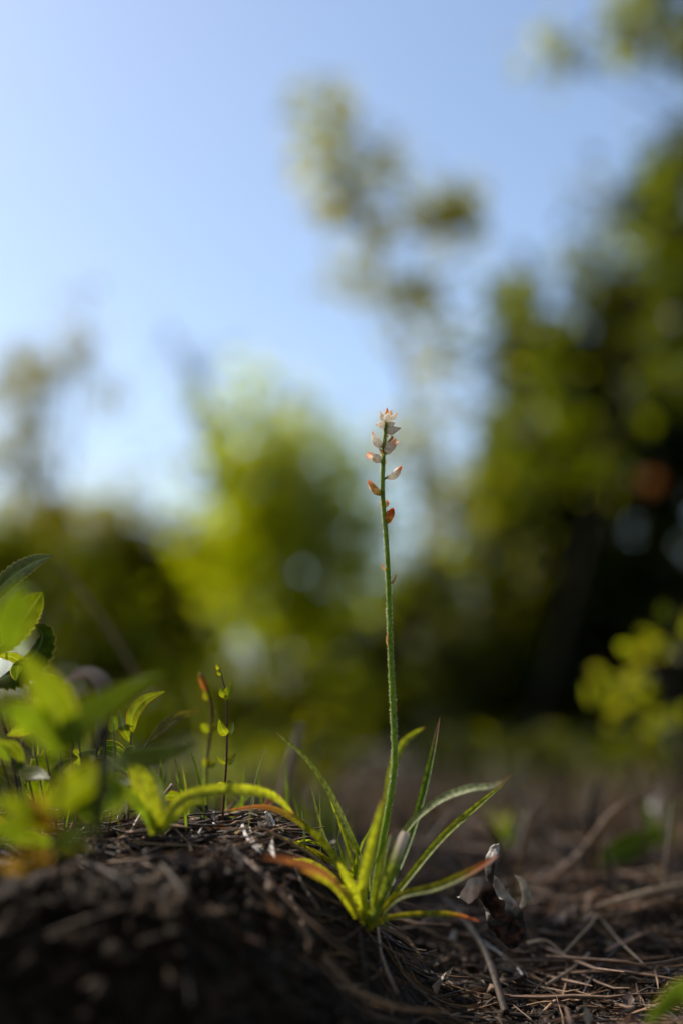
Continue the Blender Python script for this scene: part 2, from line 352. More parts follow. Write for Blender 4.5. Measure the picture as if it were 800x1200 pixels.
# ------------------------------------------------------------------ litter nobody could count
def straws(name, mat, n, xr, yr, ln, rad, label, lift=.0007, tilt=.07, k=3, seg=5, where=None, band=None):
    """thin curved needles lying on the ground"""
    x = RNG.uniform(*xr, n); y = yr[0]+(yr[1]-yr[0])*RNG.random(n)**1.3
    if where is not None:
        keep = where(x, y); x = x[keep]; y = y[keep]; n = len(x)
    a = RNG.uniform(0, math.pi*2, n); le = RNG.uniform(*ln, n)*(1+.0*y); r = RNG.uniform(*rad, n)
    cur = RNG.normal(0, .35, n); tl = RNG.normal(0, tilt, n)
    s = np.linspace(-.5, .5, seg)
    an = a[:, None]+cur[:, None]*s[None]*2
    dx = np.cos(an); dy = np.sin(an)
    px = x[:, None]+np.cumsum(dx, 1)*le[:, None]/seg; py = y[:, None]+np.cumsum(dy, 1)*le[:, None]/seg
    gz = ground_z(px, py)
    flat = gz.mean(1)[:, None]*.55+gz*.45
    pz = np.maximum(flat, gz-.0015)+lift*RNG.random(n)[:, None]*3+np.abs(tl)[:, None]*(s[None]+.5)*le[:, None]
    c = np.stack([px, py, pz], -1)
    t = unit(np.gradient(c, axis=1)); s1 = unit(np.cross(t, np.array([0, 0, 1.0]))); s2 = np.cross(t, s1)
    prof = np.array([.5, 1, 1, .9, .35]) if seg == 5 else np.ones(seg)
    aa = np.arange(k)*2*math.pi/k
    v = c[:, :, None]+(r[:, None]*prof[None])[:, :, None, None]*(np.cos(aa)[None, None, :, None]*s1[:, :, None]+np.sin(aa)[None, None, :, None]*s2[:, :, None])
    base = (np.arange(n)*seg*k)[:, None, None]; i = (np.arange(seg-1)*k)[None, :, None]; j = np.arange(k)[None, None]; j2 = (j+1) % k
    f = np.stack([base+i+j, base+i+j2, base+i+k+j2, base+i+k+j], -1).reshape(-1, 4)
    at = np.stack(np.broadcast_arrays(np.linspace(0, 1, seg)[None, :, None], np.zeros((1, 1, k)), RNG.random(n)[:, None, None]), -1).reshape(-1, 3)
    obj(name, mesh_from(name, v.reshape(-1, 3), f, at), mat, kind='stuff', label=label)
inview = lambda x, y: np.abs(x) < .26*y+.06
straws('pine_straw', M['straw'], 3600, (-.4, .4), (.36, 1.1), (.02, .06), (.0003, .0006), 'brown fallen pine needles matted over the soil', where=lambda x, y: inview(x, y) & ~((y < .475) & (x < .01) & (RNG.random(len(x)) < .985)))
straws('dark_pine_straw', M['strawdark'], 7000, (-.4, .4), (.36, 1.1), (.012, .05), (.0003, .0007), 'dark rotting needles and stems in the soil', where=lambda x, y: inview(x, y) & ~((y < .46) & (x < .01) & (RNG.random(len(x)) < .75)))
straws('far_pine_straw', M['strawfarshade'], 9000, (-1.6, 1.6), (1.0, 5.0), (.04, .12), (.0008, .0016), 'brown needles covering the ground farther back', where=inview)
def crumbs(name, mat, n, xr, yr, sz, label, where=None):
    x = RNG.uniform(*xr, n); y = RNG.uniform(*yr, n)
    if where is not None: kq = where(x, y); x = x[kq]; y = y[kq]; n = len(x)
    z = ground_z(x, y)
    T = np.array([[1, 0, 0], [-1, 0, 0], [0, 1, 0], [0, -1, 0], [0, 0, 1], [0, 0, -1.]])
    fc = np.array([[0, 2, 4], [2, 1, 4], [1, 3, 4], [3, 0, 4], [2, 0, 5], [1, 2, 5], [3, 1, 5], [0, 3, 5]])
    s = (sz[0]+(sz[1]-sz[0])*RNG.random(n)**3)
    v = T[None]*s[:, None, None]*RNG.uniform(.3, 1.4, (n, 6, 1))+RNG.normal(0, .25, (n, 6, 3))*s[:, None, None]
    v[..., 2] *= .7
    v = v+np.stack([x, y, z+s*.2], -1)[:, None]
    f = (fc[None]+(np.arange(n)*6)[:, None, None]).reshape(-1, 3)
    at = np.repeat(np.stack([np.full(n, .5), np.full(n, .5), RNG.random(n)], -1)[:, None], 6, 1).reshape(-1, 3)
    obj(name, mesh_from(name, v.reshape(-1, 3), f, at, False), mat, kind='stuff', label=label)
crumbs('soil_crumbs', M['crumb'], 26000, (-.2, .25), (.36, .85), (.0004, .0026), 'loose dark crumbs of humus and bark', where=lambda x, y: inview(x, y) & ~((y < .47) & (x < .015) & (RNG.random(len(x)) < .9)))

def scatter_leaves(name, mat, pos, size, label=None, parent=None, flatness=.0, kind='stuff', nverts=6, aspect=.45, droop=.3, dirs=None, jit=.4):
    """many small folded leaves as one mesh"""
    n = len(pos)
    T = np.array([[0, 0, 0], [.45, -.5, .10], [.5, 0, -.04], [.45, .5, .10], [1, 0, -.12]], float)
    fc = np.array([[0, 1, 2], [0, 2, 3], [1, 4, 2], [2, 4, 3]])
    Tb = T*np.array([1, aspect, 1])[None]
    d = unit(RNG.normal(size=(n, 3))*np.array([1, 1, .6]) if dirs is None else dirs+RNG.normal(size=(n, 3))*.5)
    d[:, 2] -= droop; d = unit(d)
    ref = unit(RNG.normal(size=(n, 3))*(1-flatness)+np.array([0, 0, 1.0])*(.35+flatness))
    s1 = unit(np.cross(ref, d)); s2 = np.cross(d, s1)
    sz = size*RNG.uniform(1-jit, 1+jit, n)
    v = pos[:, None]+sz[:, None, None]*(Tb[None, :, 0, None]*d[:, None]+Tb[None, :, 1, None]*s1[:, None]+Tb[None, :, 2, None]*s2[:, None])
    f = (fc[None]+(np.arange(n)*5)[:, None, None]).reshape(-1, 3)
    uv = np.array([[0, .5], [.45, 0], [.5, .5], [.45, 1], [1, .5]])
    at = np.concatenate([np.repeat(uv[None], n, 0), np.repeat(RNG.random(n)[:, None, None], 5, 1)], -1).reshape(-1, 3)
    org = np.array(parent_world(parent)) if parent is not None else np.zeros(3)
    return obj(name, mesh_from(name, v.reshape(-1, 3)-org, f, at), mat, parent, kind=kind, label=label)
# leaf scraps in the litter
n = 900; lx = RNG.uniform(-.3, .35, n); ly = RNG.uniform(.38, 1.3, n); kq = inview(lx, ly); lx = lx[kq]; ly = ly[kq]
scatter_leaves('leaf_scraps', M['litterleaf'], np.stack([lx, ly, ground_z(lx, ly)+.002], -1), .011, 'small brown scraps of dead leaf in the litter', flatness=.6, droop=0)
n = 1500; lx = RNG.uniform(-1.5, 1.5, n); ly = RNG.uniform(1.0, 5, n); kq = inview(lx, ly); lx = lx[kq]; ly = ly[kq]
scatter_leaves('far_leaf_litter', M['litterfarshade'], np.stack([lx, ly, ground_z(lx, ly)+.004], -1), .035, 'dead leaves on the ground farther back', flatness=.6, droop=0)
n = 260; lx = RNG.uniform(-.05, .35, n); ly = RNG.uniform(.50, 1.2, n); kq = inview(lx, ly); lx = lx[kq]; ly = ly[kq]
scatter_leaves('torn_leaf_litter', M['paleleaf'], np.stack([lx, ly, ground_z(lx, ly)+.003], -1), .009, 'small pale torn bits of leaf and husk in the hollow', flatness=.3, droop=0, aspect=.3)
straws('loose_straw', M['brownstraw'], 420, (-.25, .4), (.48, 1.3), (.03, .10), (.0004, .0010), 'loose pale brown straws on top of the litter', tilt=.06, lift=.002, where=lambda x, y: inview(x, y) & ((x > .0) | (y > .52)))
crumbs('bank_crumbs', M['soil'], 3500, (-.16, .02), (.34, .48), (.001, .007), 'coarse dark crumbs on the near face of the bank', where=inview)
crumbs('bark_bits', M['crumb'], 1500, (-.2, .35), (.46, 1.1), (.0015, .005), 'larger crumbs of bark and soil', where=inview)
# grass farther back
def grass(name, mat, n, xr, yr, ht, wd, label, where=None, lean=.35):
    x = RNG.uniform(*xr, n); y = RNG.uniform(*yr, n)
    if where is not None: kq = where(x, y); x = x[kq]; y = y[kq]; n = len(x)
    z = ground_z(x, y)-.003; a = RNG.uniform(0, 2*math.pi, n); h = RNG.uniform(*ht, n); le = np.abs(RNG.normal(0, lean, n))
    s = np.array([0, .35, .7, 1.0]); wv = np.array([.8, 1, .7, .05])
    c = np.stack([x[:, None]+np.cos(a)[:, None]*le[:, None]*h[:, None]*s[None]**2, y[:, None]+np.sin(a)[:, None]*le[:, None]*h[:, None]*s[None]**2, z[:, None]+h[:, None]*s[None]*(1-.25*le[:, None]*s[None])], -1)
    b = RNG.uniform(0, math.pi, n); sd2 = np.stack([np.cos(b), np.sin(b), 0*b], -1)
    wdt = RNG.uniform(*wd, n)
    v = np.stack([c-sd2[:, None]*(wdt[:, None]*wv[None])[..., None], c+sd2[:, None]*(wdt[:, None]*wv[None])[..., None]], 2)
    i = (np.arange(3)*2)[None]; base = (np.arange(n)*8)[:, None]
    f = np.stack([base+i, base+i+1, base+i+3, base+i+2], -1).reshape(-1, 4)
    at = np.stack(np.broadcast_arrays(s[None, :, None], np.array([0, 1.])[None, None], RNG.random(n)[:, None, None]), -1).reshape(-1, 3)
    obj(name, mesh_from(name, v.reshape(-1, 3), f, at), mat, kind='stuff', label=label)
gp = lambda x, y: (vn(x*6/(.5+y*.5)+3, y*2.5+1) > -.02) & inview(x, y)
grass('bank_grass', M['grass'], 170, (-.20, .02), (.535, .75), (.012, .045), (.0004, .0009), 'fine green grass blades sprouting on the bank', where=lambda x, y: vn(x*25, y*25) > 0, lean=.3)
grass('grass', M['grass'], 3000, (-.4, .12), (.66, 1.5), (.02, .07), (.0008, .002), 'thin green grass in front of the bushes', where=lambda x, y: gp(x, y) & (x < -.02-.02*RNG.random(len(x))))
grass('far_grass', M['grass'], 2200, (-2.2, 2.2), (1.5, 6.0), (.05, .20), (.003, .006), 'green grass and herbs at the foot of the bushes', where=lambda x, y: gp(x, y) & (x < -.04*y))
grass('far_dry_grass', M['dryshade'], 2600, (-.8, 1.0), (1.0, 3.2), (.012, .045), (.001, .0026), 'brown dead stems standing in front of the dark bushes', where=inview, lean=.7)
grass('dry_grass', M['dryshade'], 900, (-.3, .4), (.68, 1.8), (.02, .08), (.0006, .0018), 'dry straw coloured grass stems', where=inview, lean=.8)

# ------------------------------------------------------------------ the flowering plant
FOOT = P(432, 1080, .516); FOOT[2] = float(ground_z(FOOT[0], FOOT[1]))-.002
plant = thing('flowering_plant', FOOT, 'slender plant with a tall fuzzy stalk of small white buds above a rosette of blades', 'plant')
def vert(px, py, y):
    """point on the sight line through (px,py) at world distance y"""
    d = F + RT*(px-400)*K + U*(600-py)*K; return EYEP + d*(y/d[1])
YS = .533
stalk_px = [(434, 1085), (444, 1010), (456, 940), (462, 890), (460, 830), (457, 760), (455, 690), (452, 630), (448, 580), (448.5, 540), (450, 515), (452, 498), (453, 486)]
spts = [vert(a, b, YS + .004*i/12) for i, (a, b) in enumerate(stalk_px)]
g = G3(); tube(g, spts, [.0015, .0013, .0012, .0011, .00100, .00092, .00085, .0008, .0007, .0005], n=60, k=10, knob=.03, rnd=.5)
stalk = g.build('stalk', M['stem'], plant)
cs = spline(spts, 400)
g = G3(); rs = np.interp(np.linspace(0, 1, 400), np.linspace(0, 1, 10), [.0015, .0013, .0012, .0011, .00100, .00092, .00085, .0008, .0007, .0005])
nh = 3800; ih = RNG.integers(60, 399, nh); fr = RNG.random(nh)[:, None]
pc = cs[ih]*(1-fr)+cs[np.minimum(ih+1, 399)]*fr; ah = RNG.uniform(0, 2*math.pi, nh)
dh = np.stack([np.cos(ah), np.sin(ah), RNG.normal(0, .3, nh)], -1); dh = unit(dh); sh = unit(np.cross(dh, RNG.normal(size=(nh, 3))))
lh = RNG.uniform(.0002, .0007, nh)[:, None]; rb = rs[ih][:, None]*.9
hv = np.stack([pc+dh*rb-sh*.00004, pc+dh*rb+sh*.00004, pc+dh*(rb+lh)+sh*.00007, pc+dh*(rb+lh)-sh*.00007], 1)
obj('down', mesh_from('down', hv.reshape(-1, 3)-FOOT, np.arange(nh*4).reshape(-1, 4), np.array([.5, .5, .5])), M['fuzz'], stalk, kind='stuff')

def lathe_bud(g, base, tip, rad, bend, n=16, k=18, prof=None, rnd=.5):
    base = np.asarray(base); tip = np.asarray(tip); ax = tip-base; Ln = np.linalg.norm(ax)
    side = unit(np.cross(ax, unit(base-EYEP)))
    c = spline([base, (base+tip)/2+side*bend*Ln+np.array([0, 0, -.06*Ln]), tip], n); t = tangents(c)
    s1 = unit(np.cross(t, unit(base-EYEP))); s2 = np.cross(t, s1); u = np.linspace(0, 1, n)
    r = rad*(np.interp(u, [0, .08, .25, .45, .65, .85, 1.], prof or [.22, .5, .92, 1.0, .72, .30, .05]))
    an = np.arange(k)*2*math.pi/k
    rr = r[:, None]*(1+.10*np.cos(6*an)[None]*np.clip(u*3, 0, 1)[:, None])*(1+.04*RNG.normal(size=(n, k)))
    v = c[:, None]+rr[..., None]*(np.cos(an)[None, :, None]*s1[:, None]+np.sin(an)[None, :, None]*s2[:, None])
    i = np.arange(n-1)[:, None]*k; j = np.arange(k)[None]; j2 = (j+1) % k
    g.add(v.reshape(-1, 3), np.stack([i+j, i+j2, i+k+j2, i+k+j], -1).reshape(-1, 4), np.stack([np.repeat(u, k), np.tile(np.arange(k)/k, n), np.full(n*k, rnd)], 1))
    return c, s1, s2, r
def flower(b, tp, y, wpx, mat, open_=0.0, bend=.0, name='flower', dy=.0, label=None):
    base = vert(*b, y); tip = vert(*tp, y+dy); pxm = K*.55; rad = wpx*.98*pxm/2; Ln = np.linalg.norm(tip-base)
    g = G3()
    if open_ <= 0:
        lathe_bud(g, base, tip, rad, bend); f = g.build(name, M[mat], stalk, label=label); c = None
    else:
        cut = base+(tip-base)*(.92-.10*open_)
        c, s1, s2, r = lathe_bud(g, base, cut, rad, bend, prof=[.22, .5, .90, 1.0, .82, .45, .08]); f = g.build(name, M[mat], stalk, label=label)
    # stalklet and sheath below the flower
    cc = cs[np.argmin(np.abs(cs[:, 2]-base[2]+.0006))]
    g = G3(); tube(g, [cc-np.array([0, 0, .0006]), (cc+base)/2-np.array([0, 0, .0003]), base+(tip-base)*.06], [.0003, .00035, .0004], n=6, k=6, rnd=.5); g.build('pedicel', M['stem'], stalk)
    if open_ > 0:
        ax = unit(tip-base)
        for q in range(6):
            a = q*math.pi/3+.3; o = math.cos(a)*s1[8]+math.sin(a)*s2[8]
            i0 = 7; p0 = c[i0]+o*r[i0]*.97; sp = open_*(.4+.9*random.random())
            p1 = c[11]+o*(r[11]*1.08+rad*.14*sp); p2 = tip+o*rad*(.08+.55*sp)-ax*Ln*.06*random.random()
            g = G3(); blade(g, [p0, p1, p2], rad*1.35, phi=0, n=8, m=4, fold=0, prof='lance', cup=.4, rnd=.5)
            # turn petal faces outward
            v = g.v[0]; cl = v.reshape(8, 4, 3).mean(1); off = v.reshape(8, 4, 3)-cl[:, None]
            tang = unit(np.cross(ax, o)); wdt = np.linalg.norm(off, axis=2)*np.sign(np.linspace(-1, 1, 4))[None]
            g.v[0] = (cl[:, None]+tang[None, None]*wdt[..., None]).reshape(-1, 3)
            at = g.a[0].copy(); at[:, 0] = .45+.55*at[:, 0]; g.a[0] = at
            g.build('petal', M[mat], f)
    return f
yb = YS+.004
flower((454, 494), (460, 488), yb+.004, 5, 'petal', name='flower_bud')
flower((450, 495), (446, 489), yb+.004, 5, 'petal', name='flower_bud')
flower((453, 512), (456, 506), yb+.003, 4, 'petal', name='flower_bud')
flower((449, 545), (452, 538), yb+.003, 4, 'petal_old', name='flower_bud')
flower((450, 492), (444.5, 481.5), yb+.001, 7.0, 'petal', bend=.05, name='flower_bud')
flower((453, 489), (453, 477.5), yb+.003, 5.5, 'petal_orange', bend=.0, name='flower_bud', label='small orange bud at the top')
flower((456, 489), (458.5, 480), yb+.003, 4.5, 'petal_old', name='flower_bud')
flower((451.5, 496), (457.5, 481.5), yb-.002, 8.5, 'petal', bend=.06, name='flower_bud')
flower((456.5, 491), (465.5, 483.5), yb, 6.0, 'petal', bend=-.05, name='flower_bud')
flower((454, 500), (462.5, 495.5), yb+.001, 8.0, 'petal', bend=.1, name='flower_bud')
flower((451, 499), (439.5, 497.5), yb, 8.5, 'petal', bend=-.12, name='flower_bud')
flower((452, 507), (469.5, 501.5), yb-.001, 9.5, 'petal', bend=.08, name='flower_bud')
flower((447.5, 524), (435.5, 505.5), yb-.001, 10.0, 'petal', bend=.08, name='flower_bud')
flower((450, 532), (464.5, 514.5), yb-.001, 10.5, 'petal', open_=1.5, bend=.04, label='open white flower on the right')
flower((447, 541), (428, 532), yb-.002, 9.5, 'petal', open_=1.3, bend=-.10, label='open white flower on the left')
flower((451, 516), (455, 519), yb+.002, 4, 'petal', name='flower_bud')
flower((452, 560), (471, 545.5), yb-.001, 8.5, 'petal', open_=.35, bend=-.12, label='closing white flower')
flower((447, 580), (430, 562), yb-.001, 8.5, 'petal_old', open_=.35, bend=.04, label='fading tan flower')
flower((450, 594), (454.5, 586), yb+.002, 6, 'petal_old', open_=.9, name='withered_flower')
flower((446, 594), (445, 586), yb+.003, 3, 'petal_old', name='withered_flower')
flower((452, 614), (461, 594.5), yb-.001, 10.5, 'petal_orange', open_=.3, bend=.08, name='seed_pod', label='orange withered pod')
for (b, q, t_) in (((453, 669), (449, 666), (445.5, 659.5)), ((457, 685), (461, 681), (464, 673)), ((457.5, 764), (453.5, 752), (453.5, 741)), ((459, 845), (463, 832), (463, 820)), ((450, 536), (446, 529), (443, 524.5)), ((453, 519), (459, 513), (457.5, 510))):
    g = G3(); blade(g, [vert(*b, YS+.002), vert(*q, YS+.0015), vert(*t_, YS+.001)], .0011, n=8, m=3, fold=.2, prof='lance'); g.build('bract', M['bract'], stalk)
# rosette blades: (points as photo pixel + distance), width in photo pixels, material, face turn
def bl(pts, wpx, mat, phi=.5, parent=plant, name='leaf', label=None, prof='blade', fold=.35, cup=0, lift_=False, **kw):
    q = [(PG if (parent is plant or lift_) and i_ > 0 else P)(a, b, d) for i_, (a, b, d) in enumerate(pts)]; dm = np.mean([d for *_, d in pts])
    if parent is plant: wpx = wpx*.72
    g = G3(); blade(g, q, wpx*K*dm/max(.35, abs(math.cos(phi))), phi=phi, prof=prof, fold=fold, cup=cup, **kw)
    return g.build(name, M[mat], parent, label=label)
B0 = (430, 1078, .514)
bl([B0, (421, 1007, .53), (411, 980, .535), (387, 929, .55), (358, 888, .562), (322, 857, .575)], 9.5, 'blade', .3)
bl([(426, 1078, .51), (410, 1040, .512), (387, 996, .52), (354, 964, .525), (312, 945, .53), (262, 950, .535)], 11.5, 'blade_orange', .6, label='long blade turning orange towards its tip')
bl([(428, 1076, .51), (408, 1028, .515), (376, 1002, .525), (332, 984, .535), (290, 976, .542), (258, 984, .546)], 9, 'blade_red', .4)
bl([(424, 1080, .500), (408, 1052, .485), (384, 1026, .465), (350, 1010, .450), (305, 1004, .440)], 10, 'blade_rust', .4, label='blurred rusty orange blade lying on the bank')
bl([(418, 1076, .50), (395, 1040, .485), (370, 1024, .475), (330, 1008, .468)], 12, 'blade_orange', .3)
bl([B0, (404, 1024, .53), (380, 980, .545), (364, 920, .56)], 6, 'blade', .4)
bl([B0, (425, 1011, .528), (411, 990, .535), (397, 962, .54)], 7, 'blade', .5)
bl([(431, 1080, .507), (424, 1045, .49), (436, 990, .478), (449, 935, .470)], 17, 'blade', .25, label='blurred broad upright blade in front of the stalk')
bl([(434, 1080, .500), (448, 1050, .501), (462, 1012, .503), (475, 975, .507)], 17, 'blade_white', .15, prof='cut', label='short blade with a cut pale pink tip')
bl([(436, 1078, .516), (470, 1010, .530), (491, 948, .540), (505, 890, .547), (515, 840, .553)], 12.5, 'blade_dark', .45, label='tall dark green blade with a reddish withered tip')
bl([(434, 1076, .52), (448, 980, .58), (459, 905, .60), (474, 870, .605), (498, 852, .61)], 15, 'blade', .3)
bl([(436, 1078, .512), (468, 985, .525), (507, 943, .52), (545, 926, .512), (579, 921, .505), (602, 905, .50)], 13, 'blade_pale', .6, label='arching pale grey-green blade with a brown tip')
bl([(436, 1082, .512), (470, 1040, .52), (515, 985, .53), (555, 948, .535), (592, 917, .54)], 12, 'blade', .5)
bl([(434, 1084, .508), (465, 1052, .505), (510, 1040, .50), (550, 1022, .495), (584, 1002, .49)], 14, 'blade_red', .4)
bl([(430, 1090, .508), (455, 1076, .505), (500, 1071, .505), (535, 1073, .505), (562, 1080, .505)], 10, 'blade_red', .3, label='low blade with a red tip')
bl([(428, 1084, .505), (418, 1050, .50), (405, 1025, .497), (396, 1010, .495)], 14, 'blade', .3)
bl([(432, 1084, .505), (440, 1050, .50), (448, 1010, .50), (458, 975, .505)], 10, 'blade', .6)
bl([(432, 1080, .513), (412, 1030, .53), (390, 1000, .54), (362, 985, .545), (335, 990, .55)], 5, 'blade', .5)


for (pts, w_, m_) in (((B0, (400, 1060, .515), (378, 1050, .515), (350, 1030, .515)), 6, 'drygrass'), ((B0, (450, 1088, .51), (475, 1100, .51), (492, 1120, .515)), 6, 'drygrass'), ((B0, (415, 1092, .505), (400, 1100, .50), (380, 1096, .495)), 7, 'litterleaf'),
    ((B0, (416, 1020, .525), (400, 970, .53), (386, 935, .53)), 5, 'blade'), ((B0, (446, 1040, .52), (462, 1000, .53), (482, 962, .535)), 5, 'blade'), ((B0, (398, 1034, .51), (366, 1010, .51), (336, 1006, .515)), 6, 'blade'), ((B0, (405, 1045, .52), (382, 1016, .525), (352, 994, .53), (322, 992, .535)), 5, 'blade_pale')):
    bl(list(pts), w_, m_, .4)
# ------------------------------------------------------------------ small plants near the focus
def stemline(parent, pts, wpx, mat, name='stem', label=None, k=7, knob=.05):
    q = [P(a, b, d) for a, b, d in pts]; dm = np.mean([d for *_, d in pts])
    ws = np.atleast_1d(wpx)*K*dm/2
    g = G3(); tube(g, q, ws, n=20, k=k, knob=knob); return g.build(name, M[mat], parent, label=label)
def gfoot(px, py, D=None):
    if D is None: return G(px, py)
    p = P(px, py, D); p[2] = float(ground_z(p[0], p[1])); return p

# seedling with paired leaves left of the rosette
f0 = P(262, 962, .548)
sdl = thing('seedling', gfoot(262, 962, .548), 'sharp upright seedling with a red stem and pairs of small round leaves', 'seedling')
zf = float(ground_z(f0[0], f0[1]))
stemline(sdl, [(259, 985, .548), (263, 930, .548), (266, 880, .549), (266, 820, .55), (262, 800, .55), (257, 782, .55)], [3.2, 3, 2.6, 2.2, 1.8, 2.2], 'redstem')
for (a, b, c_, w_, ph) in (((265, 820), (268, 812), (272, 800), 12, .5), ((265, 818), (261, 812), (259, 806), 8, .7), ((267, 861), (261, 855), (257, 843), 11, .4), ((267, 861), (271, 855), (274, 846), 9, .8), ((266, 896), (259, 891), (254, 883), 4, .9), ((267, 895), (272, 890), (277, 882), 8, .6), ((265, 922), (259, 918), (255, 920), 5, .7), ((265, 922), (269, 918), (271, 914), 6, .7), ((257, 786), (255, 782), (253, 778), 4, .3), ((258, 792), (257, 788), (258, 783), 5, .3)):
    bl([(a[0], a[1], .549), (b[0], b[1], .548), (c_[0], c_[1], .548)], w_, 'shrubleaf_bright', ph, sdl, prof='ovate', fold=.2, n=12)
s2 = thing('seedling', gfoot(240, 950, .60), 'slim blurred seedling with a red tip and small paired leaves just behind the sharp one', 'seedling')
stemline(s2, [(240, 985, .61), (243, 900, .61), (248, 840, .61), (243, 810, .61), (235, 790, .61)], [3.5, 3, 3, 3, 4], 'redstem')
for (a, b, c_, w_) in (((245, 858), (240, 852), (236, 848), 9), ((246, 858), (250, 852), (254, 850), 9), ((245, 820), (242, 815), (240, 810), 9), ((244, 898), (250, 895), (254, 893), 9), ((244, 898), (240, 893), (236, 892), 9)):
    bl([(a[0], a[1], .61), (b[0], b[1], .61), (c_[0], c_[1], .61)], w_, 'shrubleaf_bright', .4, s2, prof='ovate', fold=.2, n=10)
bl([(243, 812, .61), (239, 800, .61), (233, 788, .61)], 9, 'orangeleaf', .3, s2, prof='lance', label='red young leaf at the tip', n=10)
s3 = thing('seedling', gfoot(413, 1035, .53), 'tiny yellow-green seedling between the blades of the rosette', 'seedling')
stemline(s3, [(413, 1045, .53), (414, 1030, .53), (415, 1024, .53)], [2, 1.5, 1.2], 'redstem')
bl([(413, 1032, .53), (415, 1020, .53), (417, 1010, .53)], 9, 'shrubleaf_bright', .3, s3, prof='ovate', n=10)
bl([(415, 1030, .53), (422, 1024, .53), (430, 1022, .53)], 6, 'shrubleaf_bright', .6, s3, prof='ovate', n=10)

# the low shrub on the left: leaves in focus and blurred leaves nearer the lens
def shrub(foot, label, stems, leaves, name='leafy_shrub'):
    t = thing(name, foot, label, 'shrub', 'low leafy shrubs at the left edge')
    for pts, ws, mat in stems: stemline(t, pts, ws, mat)
    for L_ in leaves:
        pts, ws, mat, ph = L_[:4]; kw = L_[4] if len(L_) > 4 else {}
        kw = dict(dict(prof='ovate', fold=.2, cup=.15, n=28, m=7), **kw)
        bl(pts, ws, mat, ph, t, **kw)
    return t
SER = dict(serr=.24, nser=15, n=76)
shrub(gfoot(30, 1000, .56), 'low shrub with sharp toothed leaves at the left edge, edges lit yellow',
  [([(35, 1020, .56), (22, 930, .56), (8, 860, .56), (-12, 790, .56), (-25, 720, .56)], [5, 4.5, 4, 3.5, 3], 'darktwig'),
   ([(15, 900, .56), (30, 860, .565), (40, 815, .565)], [2.5, 2, 1.6], 'darktwig'), ([(55, 1010, .56), (60, 970, .56), (52, 940, .558)], [3, 2.5, 2], 'darktwig')],
  [([(-22, 715, .56), (10, 680, .557), (38, 661, .555), (62, 651, .553)], 24, 'shrubleaf_dark', .85, dict(SER, label='toothed leaf raised above the rest, tip pointing right')),
   ([(-12, 770, .57), (20, 735, .565), (40, 708, .563), (50, 694, .562)], 34, 'shrubleaf', .3, SER),
   ([(-5, 800, .565), (20, 785, .56), (42, 765, .556), (50, 745, .556), (40, 732, .56)], 30, 'shrubleaf_dark', .9, dict(SER, cup=.6, label='dark leaf curling over with a lit rim')),
   ([(52, 945, .558), (50, 915, .555), (68, 893, .552), (92, 888, .550)], 46, 'shrubleaf', .35, dict(SER, label='broad toothed leaf with a yellow lit edge')),
   ([(55, 975, .556), (72, 966, .552), (92, 952, .549), (112, 936, .547)], 34, 'shrubleaf_dark', .55, SER),
   ([(48, 960, .56), (35, 975, .555), (20, 978, .552), (5, 962, .55)], 30, 'shrubleaf_dark', .8, SER),
   ([(40, 1010, .555), (28, 995, .55), (18, 985, .548), (4, 980, .546)], 24, 'shrubleaf_dark', .7, SER),
   ([(22, 930, .57), (10, 915, .575), (-5, 908, .58), (-20, 912, .58)], 30, 'shrubleaf', .5, SER),
   ([(40, 815, .57), (55, 835, .575), (60, 850, .58), (55, 870, .58)], 22, 'shrubleaf', .5, SER),
   ([(8, 860, .575), (25, 840, .58), (40, 828, .585), (50, 815, .59)], 26, 'olive', .4, SER)])
